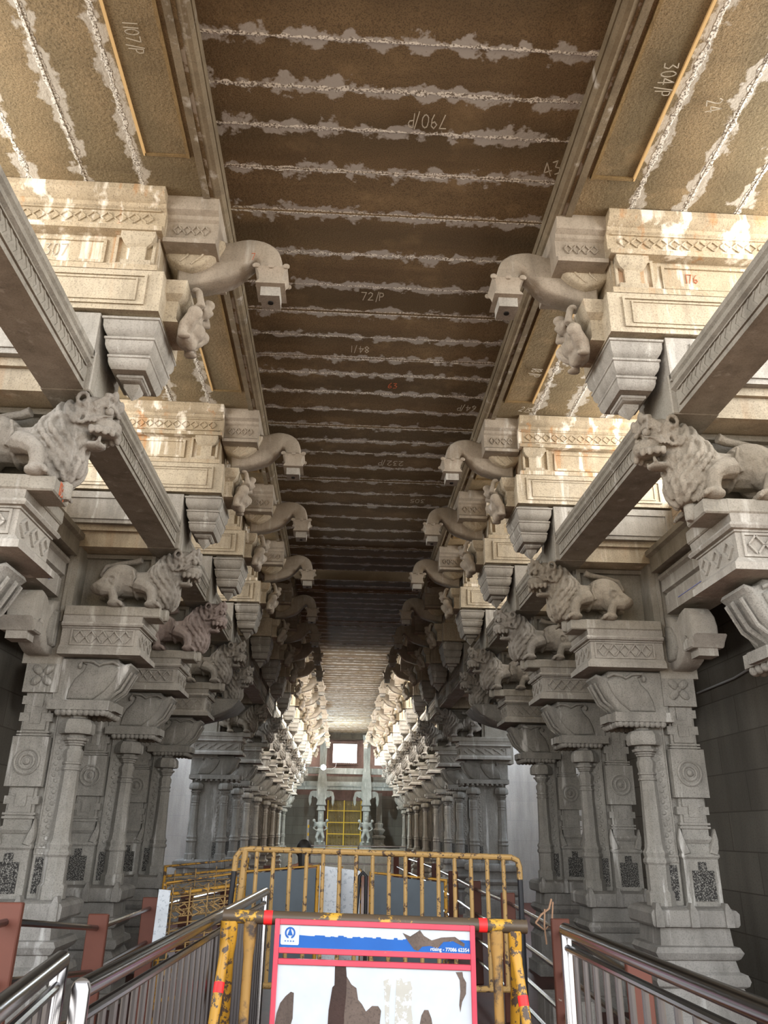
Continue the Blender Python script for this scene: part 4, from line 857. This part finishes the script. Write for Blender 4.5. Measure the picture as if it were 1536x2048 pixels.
sheet_board('narrow white crinkled board beside the left grey barricade', -.39, -.19, .35, 1.32, 8.5)
sheet_board('wider white crinkled board between the grey barricades', -.17, .02, .35, 1.29, 8.62)
t = thing('black_frame_stand', 'bent black pipe stand between the white boards and right grey panel', 'stand', (.06, 8.1, 0))
part('pipe', MB().tube([(-.06, 8.1, 0), (-.03, 8.1, .9), (.0, 8.1, 1.27), (.03, 8.1, 1.3), (.06, 8.1, 1.27), (.065, 8.1, .6), (.07, 8.1, 0)], .018, 8), 'black', t); part('crossbar', MB().tube([(-.05, 8.1, .45), (.068, 8.1, .45)], .014, 6), 'black', t)
def grille(label, x0, x1, y, z1, dz):
    t = thing('grille_barricade', label, 'barricade', ((x0+x1)/2, y, 0), 'ornate yellow grille barricades')
    f_ = lambda x: z1+dz*(x-x0)/(x1-x0)
    m = MB().tube([(x0, y, 0), (x0, y, z1), (x1, y, z1+dz), (x1, y, 0)], .02, 8).tube([(x0, y, z1-.1), (x1, y, z1+dz-.1)], .014, 8).tube([(x0, y, .25), (x1, y, .25+dz)], .016, 8); part('frame', m, 'yel', t)
    m = MB()
    for k in range(13): q = .13+k*.055; m.tube([(x0, y, z1-q), (x1, y, z1+dz-q)], .006, 5)
    part('wires', m, 'must', t); m = MB(); n = 4
    for k in range(n):
        c = lerp(x0, x1, (k+.5)/n); z = f_(c)-.25
        m.tube([(c-.13, y-.01, z), (c-.04, y-.01, z+.05), (c, y-.01, z), (c+.04, y-.01, z+.05), (c+.13, y-.01, z)], .007, 5); m.tube([(c-.13, y-.01, z), (c-.04, y-.01, z-.05), (c, y-.01, z), (c+.04, y-.01, z-.05), (c+.13, y-.01, z)], .007, 5); m.tube([(c, y-.01, z+.2), (c, y-.01, z-.5)], .008, 5)
    part('scroll_ornament', m, 'must', t)
grille('ornate yellow wire grille barricade in front of the left wall, nearer of two', -1.80, -1.16, 8.05, 1.19, .09)
grille('ornate yellow wire grille barricade behind the nearer grille on the left', -2.12, -1.22, 9.6, 1.27, .09)
single('propped_sheet', MB().slab([(-1.83, .72), (-1.72, .72), (-1.715, 1.14), (-1.82, 1.15)], 7.9, 7.91), 'paper', 'pale sheet tied on the left grille barricade', 'sheet', org=(0, 0, 0))
# tied rope on the right rail
rp_ = MB().tube([(1.38, 6.9, 1.0), (1.43, 6.9, 1.06), (1.5, 6.92, 1.1), (1.53, 6.94, 1.17)], .008, 6).tube([(1.38, 6.9, 1.0), (1.45, 6.9, .95), (1.52, 6.93, 1.0), (1.54, 6.94, 1.15)], .007, 6).tube([(1.46, 6.9, 1.1), (1.45, 6.9, .98), (1.46, 6.9, .85)], .007, 6)
single('tied_rope', rp_, 'rope', 'brown rope knotted around the right queue rail', 'rope', org=(0, 0, 0))
single('wall_cable', MB().tube([(3.88, 8.9, 3.19), (3.88, 8.0, 3.2), (3.88, 7.2, 3.27), (3.88, 6.0, 3.4)], .012, 6), 'wire', 'thin cable sagging along the dark right aisle wall', 'cable', org=(0, 0, 0))
t = thing('framed_picture', 'tall narrow brown frame hung on the whitewashed left wall', 'frame', (-5.27, 22.2, 2.0)); m = MB()
m.box(-5.3, -5.25, 21.7, 21.76, 2.15, 3.7).box(-5.3, -5.25, 22.3, 22.36, 2.15, 3.7).box(-5.3, -5.25, 21.7, 22.36, 2.15, 2.22).box(-5.3, -5.25, 21.7, 22.36, 3.63, 3.7); part('frame', m, 'frame', t); part('backing', MB().box(-5.3, -5.28, 21.76, 22.3, 2.22, 3.63), 'white', t)
m = MB().box(1.68, 2.05, 7.7, 8.3, 0, .32); single('plinth_block', m, 'base', 'low grey stone block on the floor by the right queue rail', 'block', bevel=.02, org=(1.86, 8.0, 0))
# ------------------------------------------------------------------ person standing with the back to us
def person(px, py):
    t = thing('person', 'person in dark clothes seen from behind beyond the barricades', 'person', (px, py, 0)); m = MB()
    V = lambda x, y, z: (px+x, py+y, z)
    m.ell(V(0, 0, 1.455), (.07, .085, .105), 12, 9); m.ell(V(0, .08, 1.44), (.016, .02, .02)); m.ell(V(0, .065, 1.395), (.03, .02, .012))
    for q in (-1, 1): m.ell(V(q*.072, 0, 1.45), (.014, .022, .03))
    m.tube([V(0, 0, 1.40), V(0, -.005, 1.29)], [.05, .058], 10); m.ell(V(0, 0, 1.15), (.15, .1, .2), 12, 9); m.ell(V(0, 0, .92), (.15, .11, .13), 12, 9); m.tube([V(-.17, 0, 1.26), V(0, -.005, 1.29), V(.17, 0, 1.26)], [.05, .07, .05], 10)
    for q in (-1, 1):
        m.tube([V(q*.17, 0, 1.26), V(q*.20, 0, 1.10), V(q*.215, .01, .98), V(q*.20, .06, .76)], [.05, .045, .038, .028], 9); m.ell(V(q*.20, .07, .71), (.02, .036, .045))
        for k in range(4): m.tube([V(q*.20, .04+k*.02, .69), V(q*.197, .045+k*.02, .645), V(q*.192, .05+k*.019, .612+.008*abs(k-1.5))], [.0095, .009, .008], 6)
        m.tube([V(q*.195, .10, .73), V(q*.19, .12, .70), V(q*.185, .125, .67)], [.011, .01, .009], 6)
        m.tube([V(q*.08, 0, .88), V(q*.085, .005, .48), V(q*.085, -.01, .08)], [.088, .06, .042], 10); m.ell(V(q*.088, .05, .035), (.042, .12, .035))
    part('body', m, 'skin', t, remesh=.011)
    m = MB().ell(V(0, -.015, 1.475), (.082, .09, .1), 12, 9).tube([V(0, -.06, 1.45), V(0, -.085, 1.36), V(0, -.09, 1.24)], [.06, .05, .03], 9); part('hair', m, 'hair', t)
    m = MB().tube([V(0, -.005, 1.30), V(0, -.005, 1.24), V(0, 0, 1.1), V(0, 0, .95), V(0, 0, .72)], [.10, .17, .165, .17, .195], 14, .72)
    for q in (-1, 1): m.tube([V(q*.13, 0, 1.275), V(q*.185, 0, 1.22), V(q*.205, 0, 1.08), V(q*.215, .01, .98)], [.06, .062, .058, .052], 10)
    part('tunic', m, 'cloth', t, smooth=60); m = MB()
    for q in (-1, 1): m.tube([V(q*.085, 0, .86), V(q*.088, .005, .48), V(q*.088, -.01, .1)], [.1, .078, .062], 10)
    part('trousers', m, 'trouser', t, smooth=60)
person(-.575, 9.0)
